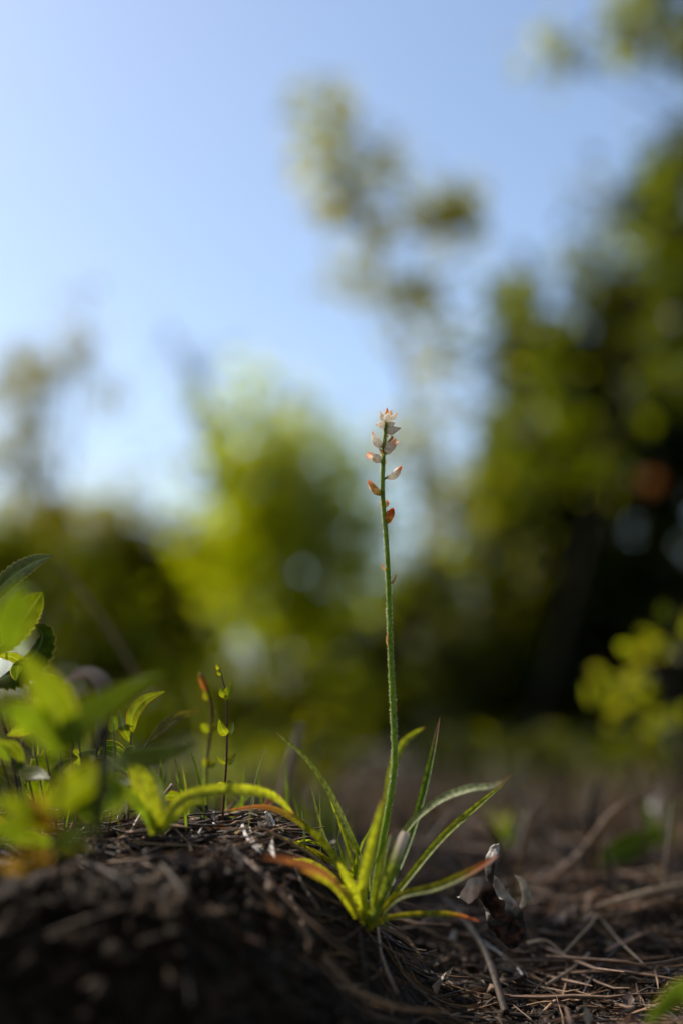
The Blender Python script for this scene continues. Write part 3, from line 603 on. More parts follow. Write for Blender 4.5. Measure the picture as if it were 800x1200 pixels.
shrub(gfoot(80, 990, 0.383), 'blurred shrub closest to the lens at the left edge, with broad bright green leaves',
  [([(120, 1010, 0.392), (118, 940, 0.392), (118, 880, 0.392), (112, 850, 0.392)], [13, 12, 11, 8], 'darktwig'),
   ([(60, 1010, 0.392), (68, 940, 0.392), (70, 880, 0.392)], [5, 5, 4], 'redstem'), ([(20, 1010, 0.383), (10, 900, 0.378), (4, 800, 0.374), (12, 765, 0.374)], [5, 5, 4, 3], 'redstem')],
  [([(12, 765, 0.374), (12, 735, 0.369), (20, 705, 0.365), (26, 682, 0.365)], 42, 'shrubleaf', .1, dict(label='blurred oval green leaf against the background')),
   ([(75, 880, 0.396), (68, 835, 0.392), (50, 800, 0.387), (22, 762, 0.383)], 44, 'shrubleaf', .2, dict(label='blurred broad green leaf pointing up')),
   ([(72, 880, 0.392), (90, 850, 0.392), (130, 820, 0.396), (195, 786, 0.405)], 36, 'shrubleaf', .35),
   ([(70, 885, 0.392), (45, 850, 0.387), (20, 835, 0.383), (-10, 830, 0.383)], 36, 'shrubleaf', .3),
   ([(74, 885, 0.401), (78, 860, 0.401), (82, 835, 0.405), (80, 800, 0.409)], 24, 'shrubleaf_bright', .3),
   ([(118, 900, 0.401), (150, 890, 0.401), (190, 882, 0.405), (228, 868, 0.409)], 26, 'shrubleaf', .65, dict(prof='lance')),
   ([(118, 905, 0.401), (100, 915, 0.396), (70, 935, 0.392), (40, 950, 0.392)], 44, 'shrubleaf', .3),
   ([(118, 905, 0.405), (135, 930, 0.401), (110, 945, 0.392), (75, 955, 0.392)], 34, 'shrubleaf', .3),
   ([(60, 975, 0.378), (45, 965, 0.374), (20, 945, 0.374), (-12, 938, 0.374)], 34, 'shrubleaf', .5),
   ([(60, 975, 0.378), (52, 962, 0.374), (46, 950, 0.374), (44, 932, 0.374)], 20, 'orangeleaf', .3, dict(label='blurred orange leaf low in the shrub')),
   ([(62, 1000, 0.374), (78, 985, 0.374), (95, 975, 0.374), (125, 965, 0.374)], 26, 'shrubleaf_bright', .5),
   ([(30, 985, 0.374), (15, 975, 0.374), (0, 972, 0.374), (-20, 970, 0.374)], 26, 'shrubleaf', .5),
   ([(60, 1005, 0.374), (40, 1000, 0.369), (20, 1012, 0.369), (0, 1015, 0.365)], 26, 'olive', .4)])
shrub(gfoot(150, 955, .52), 'young shrub with an upright yellow-green leaf edged in orange, behind the blurred leaves',
  [([(150, 985, .53), (152, 920, .535), (154, 858, .54)], [3.5, 3, 2.5], 'redstem'), ([(140, 985, .55), (160, 900, .56), (175, 868, .565)], [3, 3, 2], 'darktwig')],
  [([(154, 860, .54), (156, 838, .54), (170, 820, .542), (194, 810, .545)], 15, 'shrubleaf_bright', .3, dict(label='upright yellow-green leaf with orange edge')),
   ([(175, 868, .565), (195, 850, .57), (212, 838, .575), (236, 833, .58)], 14, 'olive', .5),
   ([(154, 870, .54), (146, 855, .54), (143, 845, .542), (140, 830, .545)], 12, 'shrubleaf_bright', .4),
   ([(152, 900, .54), (140, 885, .54), (128, 880, .54), (112, 884, .54)], 16, 'shrubleaf', .5)])
lv = []
for (cx, cy, d) in ((20, 900, .50), (60, 860, .52), (100, 920, .50), (35, 830, .54), (120, 960, .50), (70, 1000, .47), (140, 900, .55), (10, 960, .50), (90, 890, .58), (170, 930, .58), (60, 930, .60), (120, 850, .60), (30, 790, .57)):
    for i in range(4):
        a = random.uniform(-.5, math.pi+.5); ln = random.uniform(26, 52); x0 = cx+random.uniform(-14, 14); y0 = cy+random.uniform(-10, 10); dd = d+random.uniform(-.02, .02)
        lv.append(([(x0, y0, dd), (x0+ln*.5*math.cos(a), y0-ln*.4*math.sin(a)-4, dd-.004), (x0+ln*math.cos(a), y0-ln*.7*math.sin(a), dd-.01)], random.uniform(10, 18), random.choice(['shrubleaf', 'shrubleaf', 'shrubleaf_bright', 'shrubleaf_dark', 'olive']), random.uniform(-.9, .9), dict(n=18, m=5, prof=random.choice(['ovate', 'lance']))))
shrub(gfoot(70, 985, .52), 'tangle of small-leaved green sprigs filling the left edge between the larger leaves',
  [([(60+k_*9, 1000, .52), (50+k_*12, 930, .52), (30+k_*16+random.uniform(-9, 9), 850-k_*6 % 40, .53)], [3, 2.5, 1.5], 'redstem' if k_ % 2 else 'darktwig') for k_ in range(-4, 8)], lv)
# blurred rosette at the top of the bank
r2 = thing('grassy_rosette', gfoot(186, 968, .475), 'blurred yellow-green rosette on top of the dark bank, left of the seedlings', 'plant')
b2 = (186, 975, .475)
bl([b2, (178, 945, .475), (166, 915, .476), (150, 884, .478)], 26, 'blade', .2, r2, fold=.2)
bl([b2, (208, 940, .478), (240, 928, .485), (280, 926, .492), (318, 932, .50), (345, 955, .505)], 13, 'blade', .4, r2, label='long arching blade reaching right')
bl([b2, (190, 940, .48), (186, 920, .485), (176, 898, .49)], 12, 'blade', .4, r2)
bl([b2, (165, 945, .47), (145, 925, .468), (120, 915, .465)], 14, 'blade_dark', .3, r2)
bl([b2, (205, 960, .47), (222, 945, .468), (245, 938, .466)], 10, 'blade', .3, r2)

# ------------------------------------------------------------------ single pieces of litter
def piece(name, pts, wpx, mat, label, cat, group=None, k=7, knob=.08, n=20):
    """a twig or straw; a point is (px,py,lift mm) on the ground, or (px,py,D,'d') in the air"""
    q = [G(a[0], a[1], a[2]*.001) if len(a) == 3 else PG(a[0], a[1], a[2]) for a in pts]
    q = np.array(q); ws = np.atleast_1d(wpx).astype(float)
    ws = np.interp(np.linspace(0, 1, len(q)), np.linspace(0, 1, len(ws)), ws)
    g = G3(); tube(g, q, ws*K*q[:, 1]/2, n=n, k=k, knob=knob)
    return g.own(name, M[mat], q[0], label=label, cat=cat, group=group)
def D_(d, *pts): return [(a, b, d, 'd') for a, b in pts]
t = thing('forked_twig', P(146, 955, .545), 'short bleached white forked twig standing on the bank, left of the yellow-green rosette', 'twig')
for i, (pts, ws) in enumerate(((D_(.543, (145, 928), (149, 932), (148, 945), (142, 950), (138, 962)), [6, 6, 5, 4, 3]), (D_(.541, (147, 944), (149, 951), (151, 960)), [5, 5, 3]), (D_(.544, (146, 932), (141, 927)), [4, 3]), (D_(.542, (149, 940), (153, 938)), [3.5, 2.5]))):
    g = G3(); q = [PG(*a[:3]) for a in pts]; tube(g, q, np.array(ws)*K*.54/2, n=14, k=8, knob=.14); g.build('twig_fork', M['grey'], t)
LIT = 'loose straws and twigs lying on the bank'
piece('straw', D_(.54, (144, 935), (138, 945), (130, 956)), [4.5, 4, 3], 'tan', 'stubby tan straw leaning against the white forked twig', 'straw', LIT)
piece('straw', D_(.53, (202, 920), (190, 934), (170, 948), (150, 982)), [4.5, 4, 4, 4], 'tan', 'tan straw slanting up through the blurred rosette, the longer of two', 'straw', LIT)
piece('straw', D_(.53, (184, 908), (180, 930), (172, 960)), [5, 4.5, 4], 'tan', 'shorter upright tan straw behind the blurred rosette', 'straw', LIT)
piece('twig', D_(.545, (228, 940), (245, 955), (262, 972)), [5, 5, 4], 'darktwig', 'dark blunt twig slanting down to the foot of the sharp seedling', 'twig', LIT)
piece('twig', D_(.55, (240, 945), (247, 960), (252, 975)), [6, 5, 4], 'darktwig', 'thick dark twig stub beside the sharp seedling', 'twig', LIT)
piece('rootlet', D_(.545, (251, 952), (247, 962), (238, 968), (232, 978), (222, 982)), [2.5, 3, 2.5, 2.5, 2], 'grey', 'thin crooked pale rootlet left of the sharp seedling', 'rootlet', LIT)
piece('rootlet', D_(.54, (247, 964), (252, 966), (256, 974)), [2.2, 2, 1.5], 'grey', 'short pale side rootlet touching the crooked one', 'rootlet', LIT)
piece('white_straw', D_(.545, (312, 952), (318, 972), (330, 1000)), [4, 4.5, 3], 'grey', 'upper of two long bleached white straws between the orange-tipped blades', 'straw', LIT)
piece('white_straw', D_(.547, (316, 954), (326, 975), (345, 1005)), [3, 4, 3], 'grey', 'lower of two long bleached white straws between the orange-tipped blades', 'straw', LIT)
piece('white_straw', D_(.535, (284, 966), (290, 982), (306, 1000)), [4.5, 5, 3.5], 'grey', 'bleached white straw just above the red-tipped long blade', 'straw', LIT)
piece('white_straw', D_(.538, (293, 970), (297, 985), (310, 998)), [3, 3.5, 3], 'grey', 'thin bleached straw beside the red-tipped long blade', 'straw', LIT)
piece('twig', D_(.52, (80, 995), (105, 965), (130, 950)), [5, 6, 3.5], 'tan', 'blurred tan twig below the toothed leaves', 'twig', LIT)
piece('twig', D_(.54, (98, 948), (118, 951)), [4, 3], 'darktwig', 'short dark twig under the toothed leaves', 'twig', LIT)
piece('twig', D_(.54, (122, 895), (140, 902), (158, 915)), [3.5, 3, 3], 'tan', 'thin twig behind the blurred horizontal leaf', 'twig', LIT)
# right-hand side
RL = 'straws lying in the hollow on the right'
piece('straw', [(520, 1070, 6), (545, 1110, 10), (570, 1150, 10), (592, 1200, 4)], [6, 7.5, 9, 9], 'shadestraw', 'thick blurred tan stem running down to the bottom edge of the hollow', 'straw', RL)
piece('straw', [(425, 1040, 12), (470, 1085, 4), (545, 1125, 4)], [2.5, 3, 2.5], 'brownstraw', 'thin brown needle below the rosette', 'straw', RL)
t = thing('straw', G(680, 1140, 3), 'broad silvery split straw slanting across the hollow', 'straw', RL)
g = G3(); blade(g, [G(678, 1142, 4), G(710, 1124, 5), G(745, 1107, 6), G(795, 1078, 8)], .0036, phi=.5, prof='cut', fold=.5, crumple=.4, n=40, m=7, wave=.05); g.build('blade', M['silver'], t)
g = G3(); blade(g, [G(690, 1135, 5), G(722, 1121, 7), G(752, 1100, 8)], .0018, phi=-.3, prof='lance', fold=.3, crumple=.4, n=30, m=5); g.build('splinter', M['silver'], t)
g = G3(); tube(g, [G(700, 1142, 3), G(740, 1122, 4), G(800, 1088, 5)], [.0005, .0008, .0006], n=20, k=6, knob=.15); g.build('splinter', M['brownstraw'], t)
piece('straw', [(580, 1141, 5), (640, 1139, 4), (700, 1143, 5), (760, 1145, 5), (810, 1136, 5)], [2.5, 3, 3, 2.5, 2], 'brownstraw', 'long thin brown stem lying level across the hollow', 'straw', RL)
piece('straw', [(640, 1140, 6), (690, 1150, 8), (730, 1152, 8), (756, 1147, 5)], [2.5, 3.5, 3.5, 2.5], 'brownstraw', 'bowed brown needle just under the level stem', 'straw', RL)
piece('straw', [(660, 1134, 5), (690, 1122, 12), (702, 1116, 15), (725, 1130, 10), (755, 1146, 5)], [1.8, 1.8, 1.8, 1.8, 1.5], 'tan', 'hair-thin looping stem above the level one', 'straw', RL)
piece('straw', [(618, 1128, 8), (640, 1128, 8), (662, 1137, 5)], [3, 2.5, 2], 'tan', 'short pale curl at the left end of the level stem', 'straw', RL)
piece('straw', [(700, 1076, 5), (740, 1072, 7), (790, 1064, 9), (830, 1058, 9)], [5, 6, 6, 5], 'tan', 'yellowish stem lying above the silvery straw', 'straw', RL)
piece('straw', [(690, 1082, 3), (740, 1080, 4), (800, 1064, 8)], [4, 4.5, 4], 'brownstraw', 'brown stem just under the yellowish one', 'straw', RL)
piece('straw', [(545, 1105, 3), (566, 1109, 6), (580, 1100, 12), (591, 1084, 20)], [1.5, 1.6, 1.6, 1.2], 'tan', 'hair-thin curved stem in front of the dead leaf', 'straw', RL)
piece('straw', [(560, 1110, 3), (600, 1140, 3), (612, 1155, 3)], [3, 3, 2], 'grey', 'thin grey needle left of the level stem', 'straw', RL)
piece('straw', [(640, 1165, 3), (668, 1152, 5), (690, 1135, 5)], [4, 3.5, 3], 'tan', 'pale slanting straw below the level stem', 'straw', RL)
piece('twig', [(560, 974, 6), (620, 980, 8), (700, 975, 10)], [12, 14, 10], 'brownstraw', 'blurred brown stick lying level behind the dead leaf', 'stick', RL)
piece('twig', [(460, 990, 5), (520, 1000, 5), (575, 1010, 5)], [5, 5, 4], 'brownstraw', 'reddish brown twig passing behind the rosette towards the dead leaf', 'twig', RL)
piece('twig', [(640, 1040, 2), *D_(.72, (680, 1000), (720, 950), (770, 925))], [9, 8, 7, 5], 'brownstraw', 'blurred arching brown stem in the right background litter', 'stem', RL)
piece('twig', D_(.8, (700, 1000), (690, 950), (700, 915)), [9, 8, 5], 'shadestraw', 'blurred brown stem standing in the right background litter', 'stem', RL)
piece('twig', [(680, 1180, 2), (700, 1150, 4), (745, 1100, 4)], [4, 4, 3], 'darktwig', 'dark straw crossing below the silvery straw', 'straw', RL)
piece('straw', [(345, 950, 4), (420, 940, 4), (520, 930, 4)], [8, 8, 7], 'brownstraw', 'blurred brown straw behind the rosette', 'straw', RL)
piece('straw', D_(.72, (330, 938), (342, 890), (352, 850)), [13, 12, 8], 'tan', 'blurred pale stalk standing behind the arching blade', 'stem', RL)
# slim stem leaning across the left background
piece('leaning_stem', [(165, 800, .85, 'd'), (130, 740, .86, 'd'), (95, 692, .87, 'd'), (65, 650, .88, 'd')], [4, 4, 3.5, 2], 'brownstraw', 'blurred slim brown stem leaning left above the shrub', 'stem')
# dead leaves
t = thing('dead_leaf', G(590, 1110), 'big curled dark dead leaf with a pale crinkled rim standing in the hollow', 'leaf')
bl([(600, 1112, .55), (594, 1085, .55), (583, 1055, .552), (573, 1018, .555)], 42, 'deadleaf', .35, t, prof='ovate', cup=.5, wave=.05, m=21, n=60, crumple=.24, name='blade')
bl([(590, 1080, .54), (570, 1050, .538), (552, 1046, .536), (536, 1052, .534)], 28, 'deadleaf', .9, t, prof='lance', cup=.5, wave=.1, m=15, n=40, crumple=.2, name='folded_lobe')
bl([(575, 1040, .55), (572, 1015, .552), (578, 998, .555), (584, 988, .556)], 14, 'deadleaf', .6, t, prof='lance', cup=.5, wave=.1, m=11, n=30, crumple=.2, name='folded_lobe')
t = thing('pale_leaf_scrap', G(608, 1070), 'pale curved scrap of leaf right of the big dead leaf', 'leaf')
bl([(606, 1068, .57), (616, 1052, .57), (612, 1035, .572), (602, 1025, .575)], 11, 'paleleaf', .4, t, prof='lance', cup=.4, name='blade')
t = thing('dead_leaf', P(118, 860, .46), 'blurred dark grey curled leaf drooping on a dark stalk at the left', 'leaf')
bl([(118, 885, .465), (122, 840, .468), (120, 805, .47), (100, 790, .472), (76, 800, .475)], 22, 'deadleaf', .7, t, prof='lance', cup=.6, name='blade')
t = thing('fallen_leaf', G(718, 1012), 'blurred green leaf lying flat on the brown litter at the right', 'leaf')
bl([(700, 1018, .76), (738, 992, .77), (778, 974, .78)], 30, 'shrubleaf', .25, t, prof='ovate', cup=.2, lift_=True, name='blade')
t = thing('green_blade', G(640, 1050), 'blurred single green blade lying level right of the dead leaf', 'leaf')
g = G3(); blade(g, [G(630, 1042, 4), G(665, 1048, 5), G(705, 1060, 3)], .007, phi=.5, prof='blade'); g.build('blade', M['shrubleaf_dark'], t)
t = thing('yellow_leaf', G(660, 1080), 'small yellow scrap of leaf in the hollow left of the yellowish stem', 'leaf')
g = G3(); blade(g, [G(648, 1080, 5), G(662, 1078, 6), G(680, 1074, 3)], .006, phi=.4, prof='ovate'); g.build('blade', M['orangeleaf'], t)
t = thing('blurred_leaf', P(800, 1180, .42), 'blurred green leaf close to the lens in the bottom right corner', 'leaf')
bl([(830, 1165, .43), (800, 1160, .42), (775, 1180, .41), (755, 1205, .41)], 26, 'shrubleaf_dark', .4, t, prof='ovate', name='blade')  # dark leaf colour chosen to imitate the shade in this corner
# blurred straws on the dark near face of the bank
for i, (a, b, c_, lab) in enumerate((((90, 1020), (130, 1045), (165, 1065), 'blurred brown straw slanting down the dark bank at the left'), ((20, 1130), (80, 1110), (150, 1080), 'blurred brown straw rising right across the dark bank'), ((190, 1030), (210, 1060), (235, 1100), 'blurred grey straw in the middle of the dark bank'), ((420, 1110), (424, 1150), (430, 1190), 'blurred pale root hanging under the rosette'))):
    piece('straw', [(a[0], a[1], 4), (b[0], b[1], 5), (c_[0], c_[1], 4)], [5, 6, 4], 'shadestraw', lab, 'straw', 'blurred straws on the near face of the bank')

# ------------------------------------------------------------------ trees and bushes behind
BM = {}
def bgleaf(key, base, trans, alt=None, tr=.5, rough=.4, spec=.5):
    BM[key] = leaf_mat('foliage_'+key, base, trans, alt=alt, nscale=12, tr=tr, rough=rough, mottled=.35, spec=spec)
bgleaf('lime', (.08, .10, .003), (.56, .66, .001), ((.10, .10, .004), (.66, .64, .001)), .72, spec=.15)
bgleaf('olive', (.06, .065, .004), (.42, .42, .001), ((.08, .065, .005), (.52, .44, .002)), .6, spec=.15)
bgleaf('dark', (.014, .022, .003), (.08, .12, .001), ((.04, .04, .004), (.40, .38, .001)), .5, .3, spec=.35)
bgleaf('shade', (.025, .035, .003), (.16, .20, .001), ((.05, .06, .004), (.34, .37, .001)), .6, spec=.2)
bgleaf('mid', (.04, .052, .004), (.28, .33, .001), ((.07, .075, .005), (.55, .50, .001)), .62, spec=.15)
bgleaf('spray', (.05, .06, .003), (.42, .42, .001), ((.08, .07, .004), (.66, .55, .001)), .65, spec=.1)
bgleaf('airy', (.09, .09, .01), (.42, .38, .008), ((.11, .09, .01), (.5, .40, .01)), .6, spec=.15)
bgleaf('blue', (.04, .055, .045), (.07, .09, .04), None, .3)

def tree(label, D, foot_px, foot_D, blobs, leaf, key, name='tree', cat='tree', trunk=.03, group='trees and bushes behind the bank', cover=1.5, depth=1.0, branch_r=.35, trunk_path=None, bend=.1, clump=26, spread=.75):
    """blobs: (px, py, radius px across, radius px up, density, depth offset m)"""
    foot = P(foot_px, 890, foot_D); foot[2] = float(ground_z(foot[0], foot[1]))-.05
    t = thing(name, foot, label, cat, group)
    cen = np.array([P(b[0], b[1], D+(b[5] if len(b) > 5 else 0)) for b in blobs])
    top = cen[np.argmax(cen[:, 2])]
    if trunk_path is None:
        mid = foot*.5+top*.5+np.array([bend*.3, 0, 0]); path = [foot, mid, top]
    else: path = [foot]+[P(a, b, D) for a, b in trunk_path]
    g = G3(); tube(g, path, [trunk, trunk*.75, trunk*.25], n=24, k=9, knob=.06); g.build('trunk', M['bark'], t)
    cl = spline(path, 60)
    allp = []
    for b, c in zip(blobs, cen):
        s = K*(D+(b[5] if len(b) > 5 else 0)); rx, rz = b[2]*s, b[3]*s; ry = max(rx, rz)*depth*.8
        # limb from the trunk up to the clump
        cand = cl[cl[:, 2] < c[2]+.01]; base = cand[int(len(cand)*.8)] if len(cand) else cl[1]
        g = G3(); rr = max(.0035, trunk*branch_r*min(1., rx*4))
        tube(g, [base, (base+c)/2+np.array([0, 0, -.08*np.linalg.norm(c-base)]), c+np.array([0, 0, rz*.5])], [rr, rr*.7, rr*.3], n=10, k=5, knob=.05); g.build('branch', M['bark'], t)
        area = math.pi*rx*rz; n = int(3.6*cover*b[4]*area/(leaf*leaf*.30)); n = max(n, 10)
        nc = max(3, int(n/clump)); 
        d = unit(RNG.normal(size=(nc, 3)))*(RNG.random(nc)**.45)[:, None]
        cc = c[None]+d*np.array([rx, ry, rz])[None]
        w_ = RNG.random(nc)**1.5+.1; idx = RNG.choice(nc, n, p=w_/w_.sum())
        allp.append(cc[idx]+RNG.normal(size=(n, 3))*leaf*spread)
    pos = np.concatenate(allp); pos = pos[pos[:, 2] > ground_z(pos[:, 0], pos[:, 1])+.01]
    scatter_leaves('foliage', BM[key], pos, leaf, parent=t)
    return t
# right: big dark evergreen
tree('tall dark evergreen tree filling the right side, dense and almost black low down', 4.6, 740, 4.9,
  [(740, 780, 120, 120, 1.3), (640, 760, 90, 120, 1.2), (560, 800, 80, 90, 1.1), (700, 640, 130, 110, 1.3), (610, 640, 70, 90, 1.0), (740, 500, 100, 110, 1.2), (640, 520, 80, 90, 1.0),
   (610, 360, 40, 45, .8), (680, 420, 70, 60, .9), (770, 370, 70, 80, 1.0), (720, 330, 50, 50, .6), (780, 240, 45, 60, .8), (700, 260, 25, 40, .4), (800, 160, 40, 50, .6), (590, 440, 30, 60, .5), (590, 560, 30, 70, .8), (850, 300, 90, 130, 1.0), (870, 520, 90, 160, 1.0), (850, 760, 100, 130, 1.0)],
  .060, 'dark', trunk=.06, cover=2.1)
tree('mid green bush catching the light in front of the dark evergreen', 3.9, 600, 4.0,
  [(600, 560, 40, 60, .7), (640, 420, 40, 30, .5), (575, 610, 34, 34, .5), (660, 470, 60, 50, .4), (600, 340, 28, 28, .5), (770, 450, 50, 50, .5), (790, 340, 40, 50, .5), (700, 560, 50, 50, .35), (780, 220, 30, 40, .4), (680, 300, 40, 30, .3), (740, 280, 40, 40, .4)],
  .050, 'shade', trunk=.012, name='bush', cat='bush')
# slim sapling with loose leaf sprays
tree('slim sapling rising behind the flower stalk with a few loose leaf sprays against the sky', 3.6, 500, 3.8,
  [(392, 130, 26, 22, .55), (380, 160, 20, 20, .4), (405, 235, 24, 18, .9), (455, 190, 20, 14, .8), (440, 265, 30, 14, .4), (520, 250, 36, 20, 1.1), (480, 245, 20, 16, .4), (410, 335, 36, 14, .4), (485, 350, 24, 18, .9), (400, 200, 30, 30, .25), (500, 400, 40, 30, .15), (480, 520, 30, 40, .2), (510, 470, 50, 60, .10), (530, 600, 40, 40, .3)],
  .042, 'spray', trunk=.006, cover=3.2, clump=18, spread=.9, trunk_path=[(500, 700), (480, 480), (440, 300), (390, 140)], branch_r=.4)
# overhanging sprays top right from a tall tree beyond the frame
tree('tall tree at the right edge whose leafy branch tips reach into the top right corner', 3.4, 900, 3.8,
  [(662, 60, 24, 26, .8), (640, 50, 14, 14, .3), (745, 25, 30, 28, 1.0), (785, 40, 24, 24, .8), (770, -20, 50, 40, .8), (840, 60, 60, 60, .8), (850, -60, 80, 60, .8)],
  .046, 'mid', trunk=.05, trunk_path=[(890, 500), (870, 150), (840, -40)], branch_r=.15)
# lime tree left of centre
tree('bright yellow-green backlit young tree left of the flower stalk', 4.6, 370, 4.7,
  [(290, 465, 24, 22, .9), (310, 510, 34, 36, 1.2), (345, 545, 54, 50, 1.4), (290, 570, 48, 48, 1.3), (390, 600, 60, 60, 1.4), (310, 640, 70, 60, 1.4), (360, 690, 80, 50, 1.2), (410, 640, 40, 60, .8), (290, 680, 40, 50, .6), (340, 740, 60, 40, .4)],
  .055, 'lime', trunk=.014, cover=1.25, clump=7, spread=1.5)
tree('dark blue-green conifer leaning right in the gap of sky at the left', 8.0, 330, 8.2,
  [(200, 400, 14, 16, .15), (222, 430, 20, 24, .25), (245, 475, 22, 30, .4), (265, 530, 28, 36, 1.0), (285, 590, 34, 40, 1.1), (270, 650, 50, 40, 1.1)],
  .060, 'blue', name='conifer', trunk=.03, trunk_path=[(310, 700), (270, 540), (200, 390)])
tree('airy olive tree at the left edge with sky showing through its leaves', 4.8, 20, 5.0,
  [(50, 410, 40, 28, .5), (15, 440, 40, 40, .6), (90, 400, 30, 30, .3), (120, 460, 35, 26, .35), (40, 480, 40, 30, .5), (100, 350, 40, 20, .12), (20, 550, 40, 36, 1.0), (50, 590, 45, 40, 1.2), (40, 520, 26, 40, .8), (60, 440, 50, 60, .3)],
  .038, 'airy', trunk=.012, cover=.75)
tree('low olive bush in front of the left gap of sky', 5.2, 150, 5.3,
  [(60, 650, 80, 56, 1.7), (140, 645, 60, 46, 1.6), (215, 660, 64, 46, 1.6), (180, 700, 80, 50, 1.3), (120, 600, 30, 34, .5), (160, 560, 16, 26, .35), (100, 720, 90, 60, 1.2), (200, 740, 80, 60, 1.2), (260, 690, 50, 50, 1.)],
  .050, 'olive', name='bush', cat='bush', trunk=.012, cover=1.4, clump=10, spread=1.2)
tree('shaded bush low at the left edge behind the toothed leaf', 2.9, 20, 3.0,
  [(0, 640, 34, 34, 1.1), (20, 700, 60, 50, .9), (90, 690, 50, 40, .7), (70, 770, 90, 50, .9), (170, 800, 80, 44, .7), (130, 730, 50, 40, .4)],
  .040, 'mid', name='bush', cat='bush', trunk=.012)
tree('low yellow-green herb patch shrub below the bright tree', 2.6, 330, 2.7,
  [(350, 810, 60, 40, .7), (430, 790, 40, 34, .4), (280, 790, 60, 40, .5), (220, 830, 70, 34, .6), (380, 850, 70, 24, .6)],
  .034, 'mid', name='bush', cat='bush', trunk=.006, cover=.55)
tree('dim brownish bush closing the view behind the stalk', 5.6, 500, 5.8,
  [(500, 780, 80, 80, 1.2), (430, 820, 90, 60, 1.2), (560, 720, 60, 60, 1.), (480, 700, 50, 50, .7), (350, 850, 90, 40, 1.), (600, 850, 90, 50, 1.3), (700, 860, 110, 50, 1.3), (800, 850, 90, 60, 1.3), (380, 740, 90, 50, .8), (250, 780, 90, 50, .8), (520, 690, 60, 50, .8), (640, 830, 90, 60, 1.2), (500, 560, 20, 40, .15), (250, 850, 90, 40, 1), (120, 850, 90, 40, 1), (20, 850, 80, 50, 1)],
  .060, 'dark', name='bush', cat='bush', trunk=.03, cover=2.6)

# nearer shrub at the lower right, its leaves large enough to count
t = thing('leafy_shrub', gfoot(790, 960, 1.25), 'yellow-green leafy shrub at the right edge in front of the dark tree', 'shrub')
BMY = M['shrubleaf_bright']
for (pts, ws) in ((((800, 940, 1.25), (795, 860, 1.22), (770, 790, 1.2), (710, 800, 1.18)), [8, 6, 4, 2]), (((800, 900, 1.25), (790, 800, 1.2), (790, 740, 1.2), (800, 700, 1.2)), [7, 5, 4, 2])):
    stemline(t, pts, ws, 'darktwig')
for i in range(46):
    bx, by, rx, ry = random.choice([(735, 800, 34, 22), (710, 825, 20, 24), (780, 750, 30, 26), (800, 725, 24, 22), (760, 770, 24, 16), (770, 850, 30, 20)])
    a = random.uniform(0, 2*math.pi); rr = random.random()**.6
    cx, cy = bx+rx*rr*math.cos(a), by+ry*rr*math.sin(a); d = 1.32+random.uniform(-.15, .2)
    an = random.uniform(-.6, math.pi*.9+.6); ln = random.uniform(18, 34)
    bl([(cx, cy, d), (cx+ln*.5*math.cos(an), cy-ln*.5*math.sin(an)+2, d), (cx+ln*math.cos(an), cy-ln*math.sin(an)+6, d-.01)], random.uniform(9, 15), 'shrubleaf_bright', random.uniform(-.8, .8), t, prof='ovate', n=8, m=3, fold=.2)
# single grass tufts in the middle distance
for lab, cx, cy, d, hs, mat in (('blurred green grass tuft right of the long arching blade tips', 590, 935, .95, 40, 'grass'), ('blurred green grass tuft at the right edge', 775, 940, .9, 60, 'grass'), ('blurred green grass tuft behind the long upper-left blade', 375, 935, .85, 60, 'grass'), ('blurred thin green tuft between the blurred seedling and the shrub', 215, 930, .75, 60, 'grass')):
    ft = gfoot(cx, cy, d); t = thing('grass_tuft', ft, lab, 'grass tuft', 'grass tufts in the middle distance')
    for i in range(9):
        h = hs*K*d*random.uniform(.6, 1.6); lean = random.uniform(-.5, .5); ly_ = random.uniform(-.3, .3)
        b0 = ft+np.array([random.uniform(-.006, .006), random.uniform(-.01, .01), -.004])
        g = G3(); blade(g, [b0, b0+np.array([lean*h*.3, ly_*h*.3, h*.6]), b0+np.array([lean*h, ly_*h, h])], random.uniform(.002, .0042), phi=random.uniform(-.8, .8), n=10, m=3)
        g.build('blade', M[mat], t)

# ------------------------------------------------------------------ unseen trees added to shade the scene and cut sky fill
def added_shade_tree(foot, crown_c, crown_r, leaf, n, label, keep=None, key='dark', top=None):
    foot = np.array(foot, float); foot[2] = float(ground_z(foot[0], foot[1]))-.05; cc_ = np.array(crown_c, float)
    t = thing('tree', foot, label, 'tree', 'unseen trees added for shade')
    g = G3(); tube(g, [foot, foot*.45+cc_*.55+np.array([.1, 0, 0]), cc_+np.array([0, 0, crown_r[2]*.4])] if top is None else [foot, (foot+np.array(top))/2+np.array([.04, 0, 0]), top], [.10, .07, .02], n=24, k=9, knob=.06); g.build('trunk', M['bark'], t)
    nc = max(8, n//40); d = unit(RNG.normal(size=(nc, 3)))*(RNG.random(nc)**.4)[:, None]
    ck = cc_[None]+d*np.array(crown_r)[None]; idx = RNG.integers(0, nc, n)
    pos = ck[idx]+RNG.normal(size=(n, 3))*leaf*1.8
    if keep is not None: pos = pos[keep(pos)]
    scatter_leaves('foliage', BM[key], pos, leaf, parent=t)

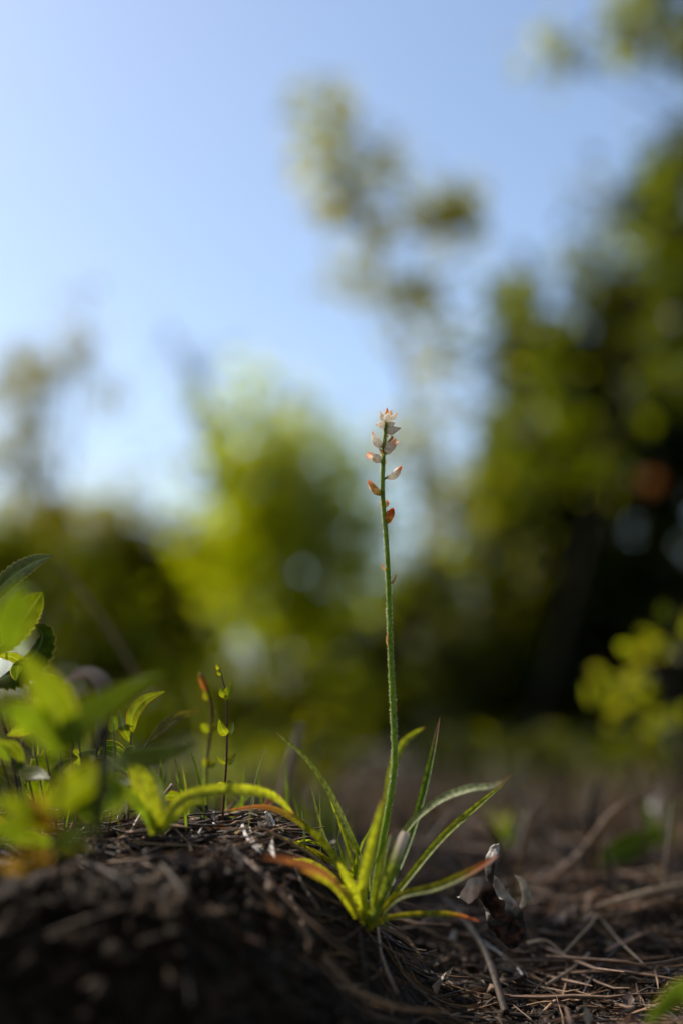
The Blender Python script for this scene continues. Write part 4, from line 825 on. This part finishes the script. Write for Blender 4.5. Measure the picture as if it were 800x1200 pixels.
def leaves_light_on_plant(pos):
    """gap cut in the added crown so the sun reaches the plant and the shrub"""
    sdir = np.array(SDIR); k = (pos[:, 2]-.06)/sdir[2]; q = pos-sdir[None]*k[:, None]
    out = ~(((q[:, 0]-.02)/.16)**2+((q[:, 1]-.56)/.10)**2 < 1)
    up = pos-sdir[None]*((pos[:, 2]-.16)/sdir[2])[:, None]
    out &= ~(((up[:, 0]-.02)/.08)**2+((up[:, 1]-.54)/.10)**2 < 1)
    lf_ = pos-sdir[None]*((pos[:, 2]-.09)/sdir[2])[:, None]
    return out & ~(((lf_[:, 0]+.10)/.10)**2+((lf_[:, 1]-.50)/.14)**2 < 1)
added_shade_tree((-3.3, .5, 0), (-1.9, 1.75, 2.0), (1.0, .8, .55), .06, 3000, 'unseen leafy tree added at the left, between the bank and the sun, for dappled shade', leaves_light_on_plant, 'mid', (-2.7, 1.1, 2.3))
added_shade_tree((-3.6, 3.6, 0), (-2.3, 3.9, 1.9), (.8, 1.0, .7), .07, 4200, 'unseen leafy tree added at the left to shade the ground farther back', None, 'mid', (-3.0, 3.8, 2.2))
added_shade_tree((-1.8, -2.6, 0), (-1.4, -2.0, 2.6), (1.8, 1.7, 2.1), .16, 5600, 'unseen tree added behind the lens on the left to cut sky fill')
added_shade_tree((1.6, -2.8, 0), (1.5, -2.0, 2.6), (1.8, 1.7, 2.1), .16, 5600, 'unseen tree added behind the lens on the right to cut sky fill')
added_shade_tree((3.2, .2, 0), (2.7, .2, 2.3), (1.3, 1.9, 2.0), .16, 5200, 'unseen tree added right of the bank to cut sky fill')
added_shade_tree((-3.4, -.6, 0), (-3.2, -.6, 1.2), (1.0, 1.5, 1.1), .14, 3000, 'unseen tree added left of the bank to cut sky fill')

t = thing('orange_leaf', P(763, 567, 3.6), 'single orange leaf on the dark evergreen tree, blurred to a small disc', 'leaf')
g = G3(); blade(g, [P(752, 575, 3.6), P(764, 566, 3.59), P(776, 560, 3.6)], .045, phi=.2, prof='ovate', n=12); g.build('blade', M['orangeleaf'], t)

for (lab, cx, wd_, d_, key) in (('low dark heather-like shrub at the far edge of the bare ground, right of centre', 640, 70, 2.2, 'dark'), ('low green shrub at the far edge of the bare ground near the right side', 760, 60, 2.4, 'dark'), ('low brownish green shrub behind the tall dark blade tip', 530, 60, 2.5, 'dark'), ('small low green shrub behind the long upper-left blade', 370, 60, 2.2, 'mid')):
    tree(lab, d_, cx, d_+.05, [(cx, 886, wd_, 16, .7), (cx-wd_*.5, 892, wd_*.5, 12, .6), (cx+wd_*.6, 890, wd_*.5, 12, .6)], .022, key, name='low_shrub', cat='shrub', trunk=.004, group='low shrubs at the far edge of the ground', clump=12, spread=1.2)
